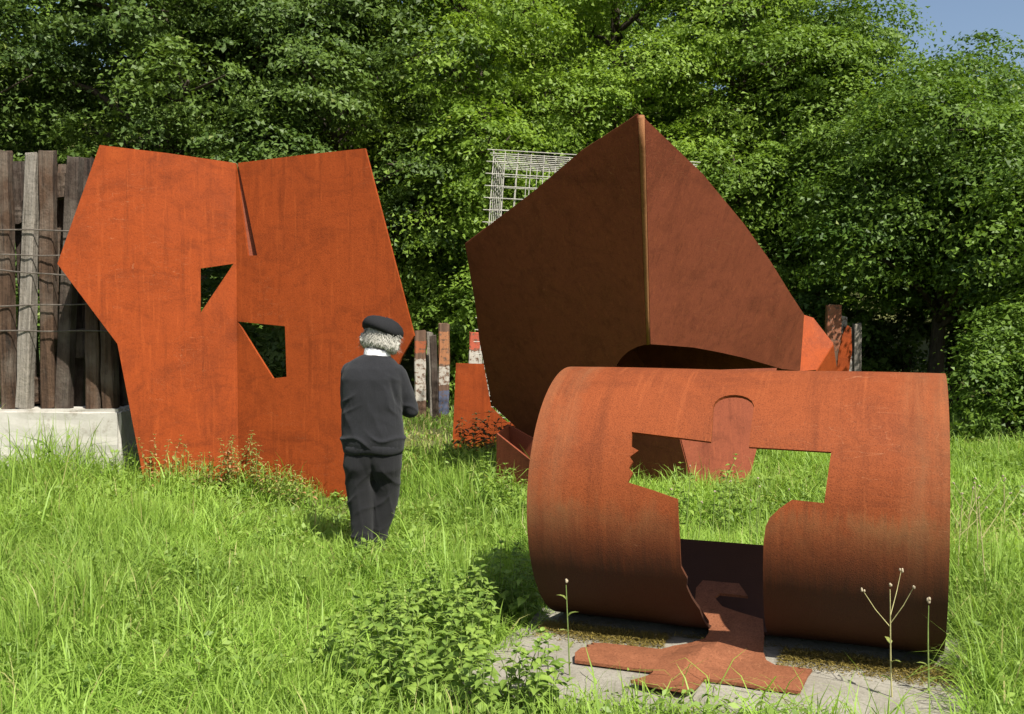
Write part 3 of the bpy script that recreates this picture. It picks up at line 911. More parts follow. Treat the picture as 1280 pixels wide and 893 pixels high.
for s_, e_, w_ in ((sh_l, el_l, wr_l), (sh_r, el_r, wr_r)):
    sw.add(*capsule([s_ + Vector((0, 0, -0.005)), s_.lerp(e_, .5), e_], [0.070, 0.068, 0.058]))
    sw.add(*capsule([e_, e_.lerp(w_, .4), w_ - (w_ - e_) * .04], [0.060, 0.055, 0.042]))
so = link('sweater', sw.mesh('sweater', True), M['sweater'], MAN)
remesh(so, 0.008, 6, [(0.12, 0.012, 1)])
def sweater_folds(x, y, z):
    back = np.clip(-y * 12, 0, 1)
    d = 0.016 * ridge(z * 34 + 2.2 * np.sin(x * 7) + 0.8 * np.sin(x * 23)) * gauss(z, 0.86, 0.055)          # rolls above the hem
    d += 0.012 * ridge((z * 0.8 + x * 0.9) * 24 + np.sin(z * 19)) * gauss(x, 0.17, 0.085) * gauss(z, 1.16, 0.13) * back  # pulled towards the right elbow
    d += 0.010 * ridge((z * 0.9 - x * 0.8) * 24 + np.sin(z * 17)) * gauss(x, -0.14, 0.08) * gauss(z, 1.14, 0.14) * back
    d += 0.007 * ridge((z * 0.5 + x * 1.1) * 15 + 1.0) * gauss(z, 1.0, 0.12) * back
    d += 0.010 * ridge((z + y) * 42) * gauss(x, 0.275, 0.07) * gauss(z, 1.09, 0.06)                           # elbow
    d += -0.016 * gauss(x - 0.17 - 0.25 * (1.25 - z), 0, 0.016) * gauss(z, 1.18, 0.13) * back                   # groove between back and arm
    d += -0.006 * gauss(x, 0.015, 0.05) * gauss(z, 1.2, 0.18) * back                                          # spine
    return d
bake(so, sweater_folds)
# ribbed hem
hm = MB()
V_, F_ = loft([(0.02, 0.02, 0.772, 0.196, 0.136), (0.02, 0.02, 0.779, 0.207, 0.146), (0.02, 0.02, 0.805, 0.213, 0.151), (0.02, 0.02, 0.832, 0.215, 0.153), (0.02, 0.02, 0.840, 0.206, 0.145)], 72)
V_ = [(0.02 + (x - 0.02) * (1 + (0.012 if (i % 72) % 2 else 0)), 0.02 + (y - 0.02) * (1 + (0.012 if (i % 72) % 2 else 0)), z + 0.008 * math.sin(3 * math.atan2(y, x))) for i, (x, y, z) in enumerate(V_)]
hm.add(V_, F_)
link('hem', hm.mesh('hem', True), M['sweater'], so)
tr = MB()
tr.add(*loft([(0.02, 0.03, 0.84, 0.196, 0.134), (0.02, 0.03, 0.76, 0.202, 0.138), (0.02, 0.030, 0.70, 0.198, 0.126), (0.018, 0.030, 0.64, 0.170, 0.100), (0.018, 0.030, 0.58, 0.09, 0.06)], 28))
for s_ in (-1, 1):
    h_, k_, a_ = legs[s_]
    aw = Vector((a_.x, a_.y - 0.005, 0.055))
    pts = [Vector((h_.x - 0.012 * s_, h_.y, 0.78)), Vector((h_.x - 0.006 * s_, h_.y, 0.68)), h_.lerp(k_, .6), k_, k_.lerp(aw, .4), k_.lerp(aw, .75), aw]
    tr.add(*tube_arrays(pts, [0.112, 0.114, 0.106, 0.094, 0.079, 0.064, 0.062], 20))
to = link('trousers', tr.mesh('trousers', True), M['trousers'], MAN)
remesh(to, 0.008, 12, [(0.14, 0.014, 0)])
def trouser_folds(x, y, z):
    d = -0.022 * gauss(x, 0.018, 0.018) * gauss(z, 0.62, 0.12) * (y < 0.03)                                    # seam of the seat
    d += 0.010 * ridge((z * 0.9 + np.abs(x - 0.02) * 1.4) * 21 + np.sin(x * 15)) * gauss(z, 0.60, 0.07)          # under the seat
    d += 0.012 * ridge((z * 1.0 - x * 0.7) * 24 + 0.7 * np.sin(x * 21)) * gauss(z, 0.43, 0.07)                   # back of the knee
    d += 0.014 * ridge(z * 36 + x * 9 + np.sin(x * 31 + y * 9)) * gauss(z, 0.14, 0.09)                           # stacked at the ankle
    d += 0.009 * ridge(x * 30 + z * 4 + 0.6) * np.clip((0.62 - z) * 5, 0, 1) * np.clip(z * 5 - 0.4, 0, 1)       # long hanging creases
    return d
bake(to, trouser_folds)
shoe_m = simple('shoe_leather', (0.02, 0.017, 0.015), 0.45, 0.2, 30)
for s_ in (-1, 1):
    a_ = legs[s_][2]
    mb = MB().add(*capsule([Vector((a_.x, a_.y - 0.05, 0.05)), Vector((a_.x + .005 * s_, a_.y + 0.06, 0.048)), Vector((a_.x + .012 * s_, a_.y + 0.17, 0.036))], [0.045, 0.046, 0.036]))
    so_ = link('shoe', mb.mesh('shoe', True), shoe_m, MAN)
# collar
M['shirt'] = simple('white_shirt', (0.68, 0.68, 0.66), 0.8, 0.04, 60)
cv, cf = [], []
for i in range(28):
    th = math.pi * (-1.33 + 1.66 * i / 27)
    cx_, cy_ = math.cos(th), math.sin(th)
    rx, ry = 0.078, 0.072
    for (dr_, dz) in ((0.0, -0.015), (-0.004, 0.030), (0.002, 0.036), (0.012, 0.024), (0.018, -0.012)):
        cv.append((0.048 + (rx + dr_) * cx_, 0.038 + (ry + dr_) * cy_, 1.458 + dz + 0.016 * -cy_ * 0.3 - 0.010 * cx_))
for i in range(27):
    for k in range(4):
        a = i * 5 + k
        cf.append((a, a + 5, a + 6, a + 1))
link('collar', mesh_of('collar', cv, cf, True), M['shirt'], MAN)
# hair: soft mass and loose strands round the back of the head
def hair_mat():
    t = NT('grey_hair')
    f = t.noise(40, 4, 0.6, t.coord((3, 3, 0.6)))
    t.base(t.ramp(f, [(0.3, (0.20, 0.19, 0.16)), (0.6, (0.48, 0.46, 0.40)), (0.75, (0.62, 0.60, 0.54))]))
    t.rough(0.6); t.bump(f, 0.7, 0.008)
    return t.m
M['hair'] = hair_mat()
hm2 = MB()
hm2.add(*ball(hd + HR @ Vector((0, -0.030, 0.005)), 0.118, 0.106, 0.108, rot=HR))
hm2.add(*ball(hd + HR @ Vector((0.092, -0.032, -0.042)), 0.060, 0.062, 0.060, rot=HR))
hm2.add(*ball(hd + HR @ Vector((-0.090, -0.030, -0.030)), 0.056, 0.062, 0.055, rot=HR))
hm2.add(*ball(hd + HR @ Vector((0.02, -0.075, -0.045)), 0.075, 0.040, 0.050, rot=HR))
ho = link('hair', hm2.mesh('hair', True), M['hair'], MAN)
remesh(ho, 0.009, 2, [(0.045, 0.040, 1), (0.016, 0.016, 0)])
sv, sf = [], []
for i in range(1500):
    th = rng.uniform(-1.35, 0.35) * math.pi
    zz = rng.uniform(-0.085, 0.04)
    base_ = hd + HR @ Vector((0.120 * math.cos(th), -0.032 + 0.102 * math.sin(th), zz + 0.02))
    out = HR @ Vector((math.cos(th), math.sin(th), 0))
    L = rng.uniform(0.025, 0.06)
    tg = Vector((-out.y, out.x, 0)) * rng.normal() * 0.5
    p1 = base_ + out * rng.uniform(0.0, 0.026) + Vector((0, 0, -L * .5)) + tg * L * .5
    p2 = p1 + out * rng.normal() * 0.010 + Vector((0, 0, -L * .5)) + tg * L
    w = Vector((-out.y, out.x, 0)) * 0.0016
    o_ = len(sv)
    sv += [base_ - w, base_ + w, p1 + w, p1 - w, p2]
    sf += [(o_, o_ + 1, o_ + 2, o_ + 3), (o_ + 3, o_ + 2, o_ + 4)]
link('hair_strands', mesh_of('hair_strands', sv, sf, True), M['hair'], ho)
# beret
M['felt'] = simple('black_felt', (0.012, 0.012, 0.013), 0.95, 0.25, 120, 0.4, 0.003)
BR = Euler((-0.16, 0.33, 0.0)).to_matrix()
bc = hd + Vector((0.0, -0.012, 0.060))
bv, bf = [], []
prof = [(0.092, -0.030), (0.102, -0.032), (0.110, -0.022), (0.134, -0.024), (0.153, -0.012), (0.161, 0.008), (0.156, 0.030), (0.138, 0.056), (0.104, 0.078), (0.058, 0.090), (0.015, 0.093)]
sg = 36
for (rr_, zz) in prof:
    for j in range(sg):
        th = 2 * math.pi * j / sg
        wv = 1 + 0.025 * math.sin(3 * th + 1) + 0.012 * math.sin(7 * th)
        v = Vector((0.94 * rr_ * wv * math.cos(th), 0.97 * rr_ * wv * math.sin(th), zz + 0.006 * math.sin(2 * th + zz * 30)))
        bv.append(bc + BR @ v)
for i in range(len(prof) - 1):
    for j in range(sg):
        bf.append((i * sg + j, i * sg + (j + 1) % sg, (i + 1) * sg + (j + 1) % sg, (i + 1) * sg + j))
bf.append(tuple((len(prof) - 1) * sg + j for j in range(sg)))
be = link('beret', mesh_of('beret', bv, bf, True), M['felt'], MAN)
mb = MB().tube([bc + BR @ Vector((0, 0, 0.088)), bc + BR @ Vector((0.003, 0, 0.104))], [0.004, 0.003], 6)
link('beret_tip', mb.mesh('beret_tip', True), M['felt'], be)

# ------------------------------------------------------------------ trees
def leaf_arrays(C, N, size, var, droop=0.15, diamond=False):
    """one leaf per centre C with normal N"""
    n = len(C)
    r = rng.normal(size=(n, 3))
    T = np.cross(N, r); T /= np.linalg.norm(T, axis=1)[:, None] + 1e-9
    Bv = np.cross(N, T)
    s = size[:, None]
    if diamond:
        V = np.stack([C - T * s * 0.5, C + Bv * s * 0.26 + N * s * 0.05, C + T * s * 0.5 - N * s * 0.15, C - Bv * s * 0.26 + N * s * 0.05], 1).reshape(-1, 3)
        return V, np.arange(4 * n).reshape(n, 4), np.repeat(var, 4)
    k = rng.uniform(0.30, 0.48, (n, 1)); e = rng.uniform(-0.25, 0.25, (n, 1))
    v0 = C - T * s * 0.55 - N * s * droop
    v1 = C + T * s * (0.35 + e) + Bv * s * k
    v2 = C + T * s * (0.35 - e) - Bv * s * k
    V = np.stack([v0, v1, v2], 1).reshape(-1, 3)
    F = np.arange(3 * n).reshape(n, 3)
    return V, F, np.repeat(var, 3)

def unit(n):
    v = rng.normal(size=(n, 3))
    return v / np.linalg.norm(v, axis=1)[:, None]

def crown(name, lobes, nleaf, size, mat, parent, clump=0.25, per=90):
    """lobes: (x,y,z,rx,ry,rz). Tufts of leaves at the twig ends over the outer part of each lobe"""
    w = np.array([l[3] * l[5] for l in lobes]); w = w / w.sum()
    Cs, Ns, Vs = [], [], []
    for l, wi in zip(lobes, w):
        nc = max(3, int(nleaf * wi / per))
        u = unit(nc)
        rr = np.where(rng.random(nc) < 0.68, rng.uniform(0.80, 1.14, nc), rng.uniform(0.3, 0.85, nc))
        cc = np.array(l[:3]) + u * np.array(l[3:6]) * rr[:, None]
        tone = rng.uniform(-0.26, 0.26, nc) + rng.normal() * 0.12
        m = rng.integers(int(per * .3), int(per * 1.7), nc)
        ci = np.repeat(np.arange(nc), m)
        k = len(ci)
        sc = rng.uniform(0.55, 1.35, nc)[ci][:, None]
        off = rng.normal(size=(k, 3)) * np.array([clump, clump, clump * 0.26]) * sc
        hu = u[ci] * np.array([1, 1, 0])
        off[:, 2] -= 0.45 * (off * hu).sum(1) + 0.22 * np.hypot(off[:, 0], off[:, 1])      # boughs droop outwards
        P = cc[ci] + off
        od = off / (np.linalg.norm(off, axis=1)[:, None] + 1e-6)
        nn = 0.45 * u[ci] + 0.25 * od + np.array([0, 0, 0.65]) + unit(k) * 0.65
        nn /= np.linalg.norm(nn, axis=1)[:, None]
        Cs.append(P); Ns.append(nn)
        Vs.append(np.clip(0.45 + tone[ci] + rng.normal(size=k) * 0.13, 0.0, 0.92) + (rng.random(k) < 0.006) * 1.0)
    Cc = np.concatenate(Cs); Nn = np.concatenate(Ns); vv = np.clip(np.concatenate(Vs), 0, 1)
    ok = Cc[:, 2] > 0.08
    Cc, Nn, vv = Cc[ok], Nn[ok], vv[ok]
    sz = size * rng.uniform(0.6, 1.3, len(Cc))
    V, F, A = leaf_arrays(Cc, Nn, sz, vv)
    return link(name, np_mesh(name, V, F, {'var': A}), mat, parent)

def make_tree(name, x, y, h, rad_, z0, nleaf, size, mat, label, seed, nl=13, group='trees of the wood behind the sculptures', lean=0.0, flat=1.0):
    r = random.Random(seed)
    gz = float(ground_z(x, y))
    root = empty(name, (x, y, gz))
    tag(root, label, 'tree', group)
    tk = MB()
    path, rads = [], []
    tr_ = 0.018 * h + 0.05
    for k in range(9):
        f = k / 8
        path.append(Vector((lean * f * h + 0.15 * math.sin(seed + 3 * f), 0.15 * math.cos(seed * 2 + 2.5 * f), -0.1 + f * h * 0.9)))
        rads.append(tr_ * (1 - 0.85 * f) * (1.35 if k == 0 else 1))
    tk.tube(path, rads, 9)
    lobes = []
    for k in range(nl):
        f = (k + 0.5) / nl
        zc = z0 + (h - z0) * (f * 0.92 + 0.04)
        prof_ = math.sin(math.pi * min(1, 0.22 + 0.74 * f)) ** 0.8
        an = k * 2.4 + r.uniform(-.5, .5)
        rr = rad_ * prof_ * r.uniform(0.35, 0.90)
        ax_ = path[0].lerp(path[-1], min(1, zc / (h * .9)))
        c = Vector((ax_.x + rr * math.cos(an), ax_.y + rr * math.sin(an), zc))
        lr = rad_ * r.uniform(0.28, 0.46) * (0.6 + 0.5 * prof_)
        lobes.append((c.x, c.y, c.z, lr, lr, lr * r.uniform(0.6, 0.85) * flat))
        b0_ = ax_ + Vector((0, 0, -0.12 * h * 0.5)) if zc > 1.5 else ax_
        b0_.z = max(0.3, zc - 0.35 * rr - 0.3)
        b0_ = path[0].lerp(path[-1], max(0.02, min(1, b0_.z / (h * .9))))
        mid_ = b0_.lerp(c, 0.5) + Vector((0, 0, 0.12 * rr))
        r0 = max(0.015, tr_ * (1 - 0.85 * b0_.z / h) * 0.55)
        tk.tube([b0_, mid_, c], [r0, r0 * .65, r0 * .25], 6)
        for q in range(3):
            u = Vector((r.uniform(-1, 1), r.uniform(-1, 1), r.uniform(-.3, .9))).normalized()
            tk.tube([mid_.lerp(c, r.uniform(0.2, 1)), c + Vector((u.x * lr, u.y * lr, u.z * lr * .7)) * 0.8], [r0 * .4, r0 * .12], 5)
    link('trunk', tk.mesh('trunk', True), M['bark'], root)
    crown('crown', lobes, nleaf, size, mat, root)
    return root

LD, LM, LB, LH = M['leaf_dark'], M['leaf_mid'], M['leaf_bright'], M['leaf_hazel']
G = 'trees of the wood behind the sculptures'
trees = [
    # x, y, height, radius, crown base, leaves, size, mat, label, name
    (-10.4, 18.0, 11.0, 3.2, 0.8, 34000, 0.112, LD, 'dark green broadleaf tree at the far end of the sleeper fence', 'oak_tree'),
    (-6.4, 18.6, 11.5, 3.1, 2.4, 48000, 0.112, LD, 'dark green broadleaf tree right behind the sleeper fence', 'oak_tree'),
    (-3.4, 19.4, 11.0, 2.8, 2.9, 44000, 0.110, LD, 'dark green tree rising behind the folded orange plate', 'oak_tree'),
    (-0.6, 20.2, 11.5, 2.6, 0.8, 48000, 0.106, LB, 'bright green tree standing between the orange plate and the wire cage', 'ash_tree'),
    (2.3, 20.8, 12.0, 2.8, 0.8, 48000, 0.106, LB, 'bright green tree rising behind the wire cage', 'ash_tree'),
    (4.9, 21.0, 11.5, 2.6, 1.6, 46000, 0.104, LM, 'mid green tree to the right of the steel point, slim trunks showing', 'ash_tree'),
    (6.4, 20.4, 7.9, 2.2, 3.0, 34000, 0.104, LM, 'loose topped mid green tree under the patch of sky', 'ash_tree'),
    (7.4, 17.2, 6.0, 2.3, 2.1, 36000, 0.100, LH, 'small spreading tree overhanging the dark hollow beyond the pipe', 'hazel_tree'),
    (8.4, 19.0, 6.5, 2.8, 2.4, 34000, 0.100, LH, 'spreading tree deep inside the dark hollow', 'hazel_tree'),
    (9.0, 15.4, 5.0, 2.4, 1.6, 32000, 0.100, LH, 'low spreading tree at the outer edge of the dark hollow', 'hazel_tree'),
]
for i, (x, y, h, ra, z0, nf, sz, mt, lb, nm) in enumerate(trees):
    make_tree(nm, x, y, h, ra, z0, int(nf * 2.5), sz * 0.76, mt, lb, 11 + i, 30)
back = [(-13.5, 24.5, 15.5, 3.6, LD, 'dark woodland tree far behind the end of the sleeper fence'),
        (-8.5, 25.0, 15.5, 3.8, LD, 'tall dark woodland tree in the second row behind the sleeper fence'),
        (-4.0, 25.5, 15.5, 3.6, LM, 'tall woodland tree in the second row behind the orange plate'),
        (0.6, 26.0, 14.5, 3.2, LB, 'tall bright woodland tree in the second row behind the gap beside the man'),
        (4.4, 26.5, 14.5, 3.2, LM, 'tall woodland tree in the second row behind the steel point'),
        (7.2, 26.5, 10.4, 2.6, LM, 'thin topped second row tree whose twigs stand against the sky'),
        (13.2, 24.5, 8.0, 2.8, LM, 'lower second row tree below the blue sky'),
        (16.5, 23.0, 8.5, 3.2, LD, 'dark second row tree out beyond the hollow')]
for i, (x, y, h, ra, mt, lb) in enumerate(back):
    make_tree('forest_tree', x, y, h - float(ground_z(x, y)), ra, 0.8, 30000, 0.17, mt, lb, 41 + i, 20, 'second row trees of the wood')
# undergrowth along the wood's edge
def make_shrub(name, x, y, h, ra, n, size, mat, label, seed, group=None, squash=1.0):
    r = random.Random(seed)
    root = empty(name, (x, y, float(ground_z(x, y))))
    root.scale.y = squash
    tag(root, label, 'shrub', group)
    tk = MB(); lobes = []
    for k in range(7):
        an = k * 2.4; rr = ra * r.uniform(0.2, 0.7)
        c = Vector((rr * math.cos(an), rr * math.sin(an), h * r.uniform(0.25, 0.75)))
        lobes.append((c.x, c.y, c.z, ra * r.uniform(.4, .6), ra * r.uniform(.4, .6), h * r.uniform(.22, .34)))
        tk.tube([Vector((0.1 * math.cos(an), 0.1 * math.sin(an), -0.05)), c * 0.5 + Vector((0, 0, 0.1)), c], [0.035, 0.024, 0.010], 6)
    link('stem', tk.mesh('stem', True), M['bark'], root)
    crown('foliage', lobes, n, size, mat, root, clump=0.16, per=60)
shr = [(-8.6, 15.8, 2.4, 1.5, LD, 'dark shrub in the undergrowth behind the far sleepers'), (-5.6, 15.6, 2.6, 1.5, LD, 'dark shrub in the undergrowth behind the near sleepers'),
       (-3.6, 22.5, 2.6, 1.4, LD, 'dark shrub in the undergrowth behind the orange plate'), (-0.6, 19.0, 2.4, 1.3, LM, 'green shrub behind the painted posts'),
       (2.4, 18.6, 2.8, 1.6, LM, 'green shrub in the undergrowth behind the wire cage'), (4.2, 19.4, 2.2, 1.1, LM, 'green shrub behind the reddish brown timber post')]
for i, (x, y, h, ra, mt, lb) in enumerate(shr):
    make_shrub('woodland_shrub', x, y, h, ra, 9000, 0.098, mt, lb, 70 + i, 'shrubs along the edge of the wood')
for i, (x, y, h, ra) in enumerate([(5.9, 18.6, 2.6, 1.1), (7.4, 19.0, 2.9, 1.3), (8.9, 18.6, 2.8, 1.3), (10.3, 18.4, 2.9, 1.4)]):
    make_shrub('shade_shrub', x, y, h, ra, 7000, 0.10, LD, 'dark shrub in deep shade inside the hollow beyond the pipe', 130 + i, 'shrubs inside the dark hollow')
make_shrub('hazel_shrub', 6.85, 13.4, 2.4, 0.95, 15000, 0.068, LM, 'fresh green hazel shrub in sun in front of the dark hollow', 90)
make_shrub('hole_backing_shrub', -2.75, 10.38, 2.35, 0.80, 14000, 0.08, LD, 'dark bush added close behind the orange plate to darken its holes', 95, squash=0.26)  # added bush, kept in the plate's shadow so the holes look dark
# far woodland on the slope behind
n = 30000
px_ = rng.uniform(-34, 34, n); py_ = rng.uniform(29, 46, n)
tn = Noise(21, 12, 0.8)
hz = np.clip(4.2 + 1.8 * tn(px_, py_), 0.3, 8) * np.clip((14 - px_) / 10, 0.15, 1)
pz_ = ground_z(px_, py_) + hz * rng.uniform(0.2, 1.0, n) ** 0.6
Nn = np.array([0, -0.4, 0.7]) + unit(n) * 0.8; Nn /= np.linalg.norm(Nn, axis=1)[:, None]
V, F, A = leaf_arrays(np.stack([px_, py_, pz_], -1), Nn, rng.uniform(0.25, 0.5, n), np.clip(0.4 + 0.2 * tn(px_ * 1.7, py_ * 1.7) + rng.normal(size=n) * .15, 0, .92))
tag(link('far_woodland', np_mesh('far_woodland', V, F, {'var': A}), M['leaf_mid']), 'mass of far woodland foliage on the slope behind the trees', 'woodland', kind='stuff')

# ------------------------------------------------------------------ grass
hn = Noise(31, 16, 1.4); hn2 = Noise(32, 16, 5.0); an1 = Noise(33, 14, 2.2); an2 = Noise(34, 14, 7.0); cn = Noise(35, 14, 1.3)
def to_slab(x, y):
    dx, dy = x - PIPE.x, y - PIPE.y
    return dx * AX.x + dy * AX.y, dx * FR.x + dy * FR.y
def grass_height(x, y):
    h = 0.27 + 0.045 * hn(x, y) + 0.040 * hn2(x, y)
    h = np.where(y > 11, h * np.clip(1 - (y - 11) * 0.1, 0.55, 1), h)
    g = np.exp(-(((x + 1.5) / 0.8) ** 2 + ((y - 8.5) / 0.9) ** 2))             # trodden in front of the plate
    h = h * (1 - 0.68 * g)
    g = np.exp(-(((x + 1.3) / 0.7) ** 2 + ((y - 13.5) / 2.0) ** 2))            # dry lighter patch by the posts
    h = h * (1 - 0.6 * g)
    g2 = np.exp(-(((x - 3.7) / 0.8) ** 2 + ((y - 7.4) / 0.45) ** 2))           # bare dry patch right of the pipe
    h = h * (1 - 0.75 * g2)
    h = h * (1 + 1.15 * np.exp(-(((x + 4.6) / 1.1) ** 2 + ((y - 9.3) / 0.9) ** 2)))      # rank growth before the plinth
    h = h * (1 + 0.35 * np.exp(-(((x + 1.0) / 0.5) ** 2 + ((y - 6.5) / 0.45) ** 2)))
    g3 = np.exp(-(((x - 1.6) / 0.9) ** 2 + ((y - 7.8) / 1.0) ** 2))            # low turf behind the pipe
    h = h * (1 - 0.5 * g3)
    s, t_ = to_slab(x, y)
    edge = np.exp(-(((t_ - 1.5) / 0.35) ** 2)) * (np.abs(s) < 1.2)
    h = h * (1 - 0.15 * edge)
    return np.clip(h, 0.05, 0.6), np.clip(g + g2, 0, 1)
def make_grass(name, n, y0, y1, w0, seed, hscale=1.0, label='', seglist=3):
    r = np.random.default_rng(seed)
    yy = y0 + (y1 - y0) * r.random(n) ** (0.85 if y1 < 9 else 1.0)
    xx = (r.random(n) * 2 - 1) * (0.60 * yy + 0.6)
    s, t_ = to_slab(xx, yy)
    keep = ~((np.abs(s) < 1.09 + 0.05 * hn2(xx, yy)) & (t_ > -0.78) & (t_ < 1.33 + 0.05 * hn2(yy, xx)))
    keep |= (r.random(n) < 0.012) & (t_ > 0.95) & (t_ < 1.4) & (np.abs(s) < 1.1)
    keep &= ~((np.abs(xx + 1.0) < 0.14) & (np.abs(yy - 6.98) < 0.16))
    keep &= ~((np.abs(xx + 5.58) < 1.65) & (np.abs(yy - 10.27) < 0.31))
    keep &= ~((yy > 17.5) & (r.random(n) < 0.6))
    xx, yy = xx[keep], yy[keep]
    n = len(xx)
    h, dry = grass_height(xx, yy)
    L = h * hscale * r.uniform(0.5, 1.45, n) * np.where(r.random(n) < 0.03, 1.45, 1.0)
    az = 1.6 * an1(xx, yy) + 1.2 * an2(xx, yy) + r.normal(size=n) * 2.0
    bend = np.clip(0.72 + 0.20 * an2(yy, xx) + r.normal(size=n) * 0.36, 0.05, 1.7)
    d = np.stack([np.cos(az), np.sin(az), np.zeros(n)], 1)
    wa = az + 1.5708 + r.normal(size=n) * 0.5
    q = np.stack([np.cos(wa), np.sin(wa), np.zeros(n)], 1)
    w = (w0 * (0.45 + 1.1 * r.random(n) ** 1.5))[:, None]
    base_ = np.stack([xx, yy, ground_z(xx, yy) - 0.01], 1)
    rows = []
    al = []
    for f, wf in ((0.0, 0.8), (0.4, 1.0), (0.75, 0.72)):
        ang = bend * f * 1.25
        p = base_ + d * (L * f * np.sin(ang))[:, None] + np.array([0, 0, 1.0]) * (L * f * np.cos(ang))[:, None]
        rows += [p - q * w * wf * .5, p + q * w * wf * .5]
        al += [np.full(n, f)] * 2
    ang = bend * 1.35
    rows.append(base_ + d * (L * np.sin(ang))[:, None] + np.array([0, 0, 1.0]) * (L * np.cos(ang))[:, None])
    al.append(np.ones(n))
    V = np.stack(rows, 1).reshape(-1, 3)
    AL = np.stack(al, 1).reshape(-1)
    b = np.arange(n)[:, None] * 7
    F = np.concatenate([b + np.array([[0, 1, 3]]), b + np.array([[0, 3, 2]]), b + np.array([[2, 3, 5]]), b + np.array([[2, 5, 4]]), b + np.array([[4, 5, 6]])])
    var = np.clip(0.46 + 0.17 * cn(xx, yy) + r.normal(size=n) * 0.22, 0, 0.90)
    dead = r.random(n) < 0.035 + 0.55 * dry
    var = np.where(dead, 1.0, var)
    o = link(name, np_mesh(name, V, F, {'var': np.repeat(var, 7), 'along': AL}), M['grass'])
    tag(o, label, 'grass', kind='stuff')
    return o
make_grass('meadow_grass', 135000, 3.2, 7.6, 0.0066, 51, 1.0, 'lush bright green long grass around the man and slab')
make_grass('meadow_grass', 90000, 7.2, 12.5, 0.0095, 52, 1.0, 'bright green grass around the feet of the steel sculptures')
make_grass('meadow_grass', 36000, 12.2, 20.0, 0.016, 53, 1.0, 'shorter green grass reaching back to the wood')

# broad-leaved herbs mixed into the turf
def herbs(name, n, y0, y1, size, seed, label):
    r = np.random.default_rng(seed)
    m = n // 16
    cx_, cy_ = None, r.uniform(y0, y1, m)
    cx_ = (r.random(m) * 2 - 1) * (0.6 * cy_ + 0.5)
    s_, t_ = to_slab(cx_, cy_)
    ok = ~((np.abs(s_) < 1.15) & (t_ > -0.85) & (t_ < 1.4)) & (cn(cx_ * 1.7, cy_ * 1.7) > -0.3)
    cx_, cy_ = cx_[ok], cy_[ok]
    k = r.integers(6, 26, len(cx_))
    ci = np.repeat(np.arange(len(cx_)), k)
    x = cx_[ci] + r.normal(size=len(ci)) * 0.05; y = cy_[ci] + r.normal(size=len(ci)) * 0.05
    h, _ = grass_height(x, y)
    z = ground_z(x, y) + h * r.uniform(0.25, 0.95, len(ci))
    N = np.array([0, 0, 0.8]) + unit(len(ci)) * 0.6; N /= np.linalg.norm(N, axis=1)[:, None]
    V, F, A = leaf_arrays(np.stack([x, y, z], 1), N, size * r.uniform(0.5, 1.4, len(ci)), np.clip(0.5 + 0.3 * r.normal(size=len(cx_))[ci] + 0.1 * r.normal(size=len(ci)), 0, 0.92), diamond=True)
    tag(link(name, np_mesh(name, V, F, {'var': A}), M['nettle']), label, 'herbs', kind='stuff')
herbs('meadow_herbs', 26000, 3.6, 8.5, 0.040, 71, 'small broad leaves mixed into the near grass')
herbs('meadow_herbs', 16000, 8.0, 13.0, 0.055, 72, 'small broad leaves mixed into the grass by the sculptures')

# ------------------------------------------------------------------ leafy weeds
def leaf_mesh(name, L, W, var, teeth=4, fold=0.25, droop=0.35):
    V = [(0, 0, 0)]; A = [var]
    k = teeth
    for i in range(1, k + 1):
        f = i / (k + 1)
        w = W * math.sin(math.pi * f ** 0.75) ** 0.9 * (1.12 if i % 2 else 0.88)
        z = 0.10 * L * math.sin(math.pi * f) - droop * L * f * f
        V += [(-w / 2, L * f, z + fold * w / 2), (0, L * f, z), (w / 2, L * f, z + fold * w / 2)]
    V.append((0, L, -droop * L))
    F = [(0, 2, 1), (0, 3, 2)]
    for i in range(k - 1):
        a = 1 + 3 * i
        F += [(a, a + 1, a + 4, a + 3), (a + 1, a + 2, a + 5, a + 4)]
    a = 1 + 3 * (k - 1)
    F += [(a, a + 1, len(V) - 1), (a + 1, a + 2, len(V) - 1)]
    me = mesh_of(name, V, F, False)
    at_ = me.attributes.new('var', 'FLOAT', 'POINT')
    at_.data.foreach_set('value', [var] * len(V))
    return me
nettle_leaves = [leaf_mesh('leaf', 0.088, 0.052, v) for v in (0.15, 0.4, 0.6, 0.85)]
for m_ in nettle_leaves: m_.materials.append(M['nettle'])
def make_nettle(x, y, h, seed, label, group, leaves=nettle_leaves, name='nettle_plant', stem=None, scale=0.85, pitch=0.050):
    r = random.Random(seed)
    root = empty(name, (x, y, float(ground_z(x, y))), r.uniform(0, 6.28))
    tag(root, label, 'plant', group)
    lx, ly = r.uniform(-.25, .25) * h, r.uniform(-.25, .25) * h
    pt = lambda f: Vector((lx * f * f, ly * f * f, h * f))
    mb = MB().tube([pt(k / 5) - Vector((0, 0, 0.02)) for k in range(6)], [0.004 * (1 - 0.12 * k) for k in range(6)], 5)
    link('stem', mb.mesh('stem'), stem or M['stem'], root)
    k = 0
    z = 0.10
    while z < h:
        f = z / h
        for s_ in (0, 1):
            o = link('leaf', r.choice(leaves), None, root)
            o.location = pt(f)
            sc = scale * (1.15 - 0.55 * f ** 2) * r.uniform(0.8, 1.2)
            o.scale = (sc, sc, sc)
            o.rotation_euler = (r.uniform(-0.1, 0.5), r.uniform(-.25, .25), k * 1.57 + s_ * 3.14 + r.uniform(-.3, .3))
        z += pitch * r.uniform(0.8, 1.2); k += 1
    for s_ in range(3):
        o = link('leaf', r.choice(leaves), None, root)
        o.location = pt(1.0); sc = 0.5 * scale
        o.scale = (sc, sc, sc); o.rotation_euler = (0.7, 0, s_ * 2.1 + seed)
    return root
r = random.Random(77)
cnt = 0
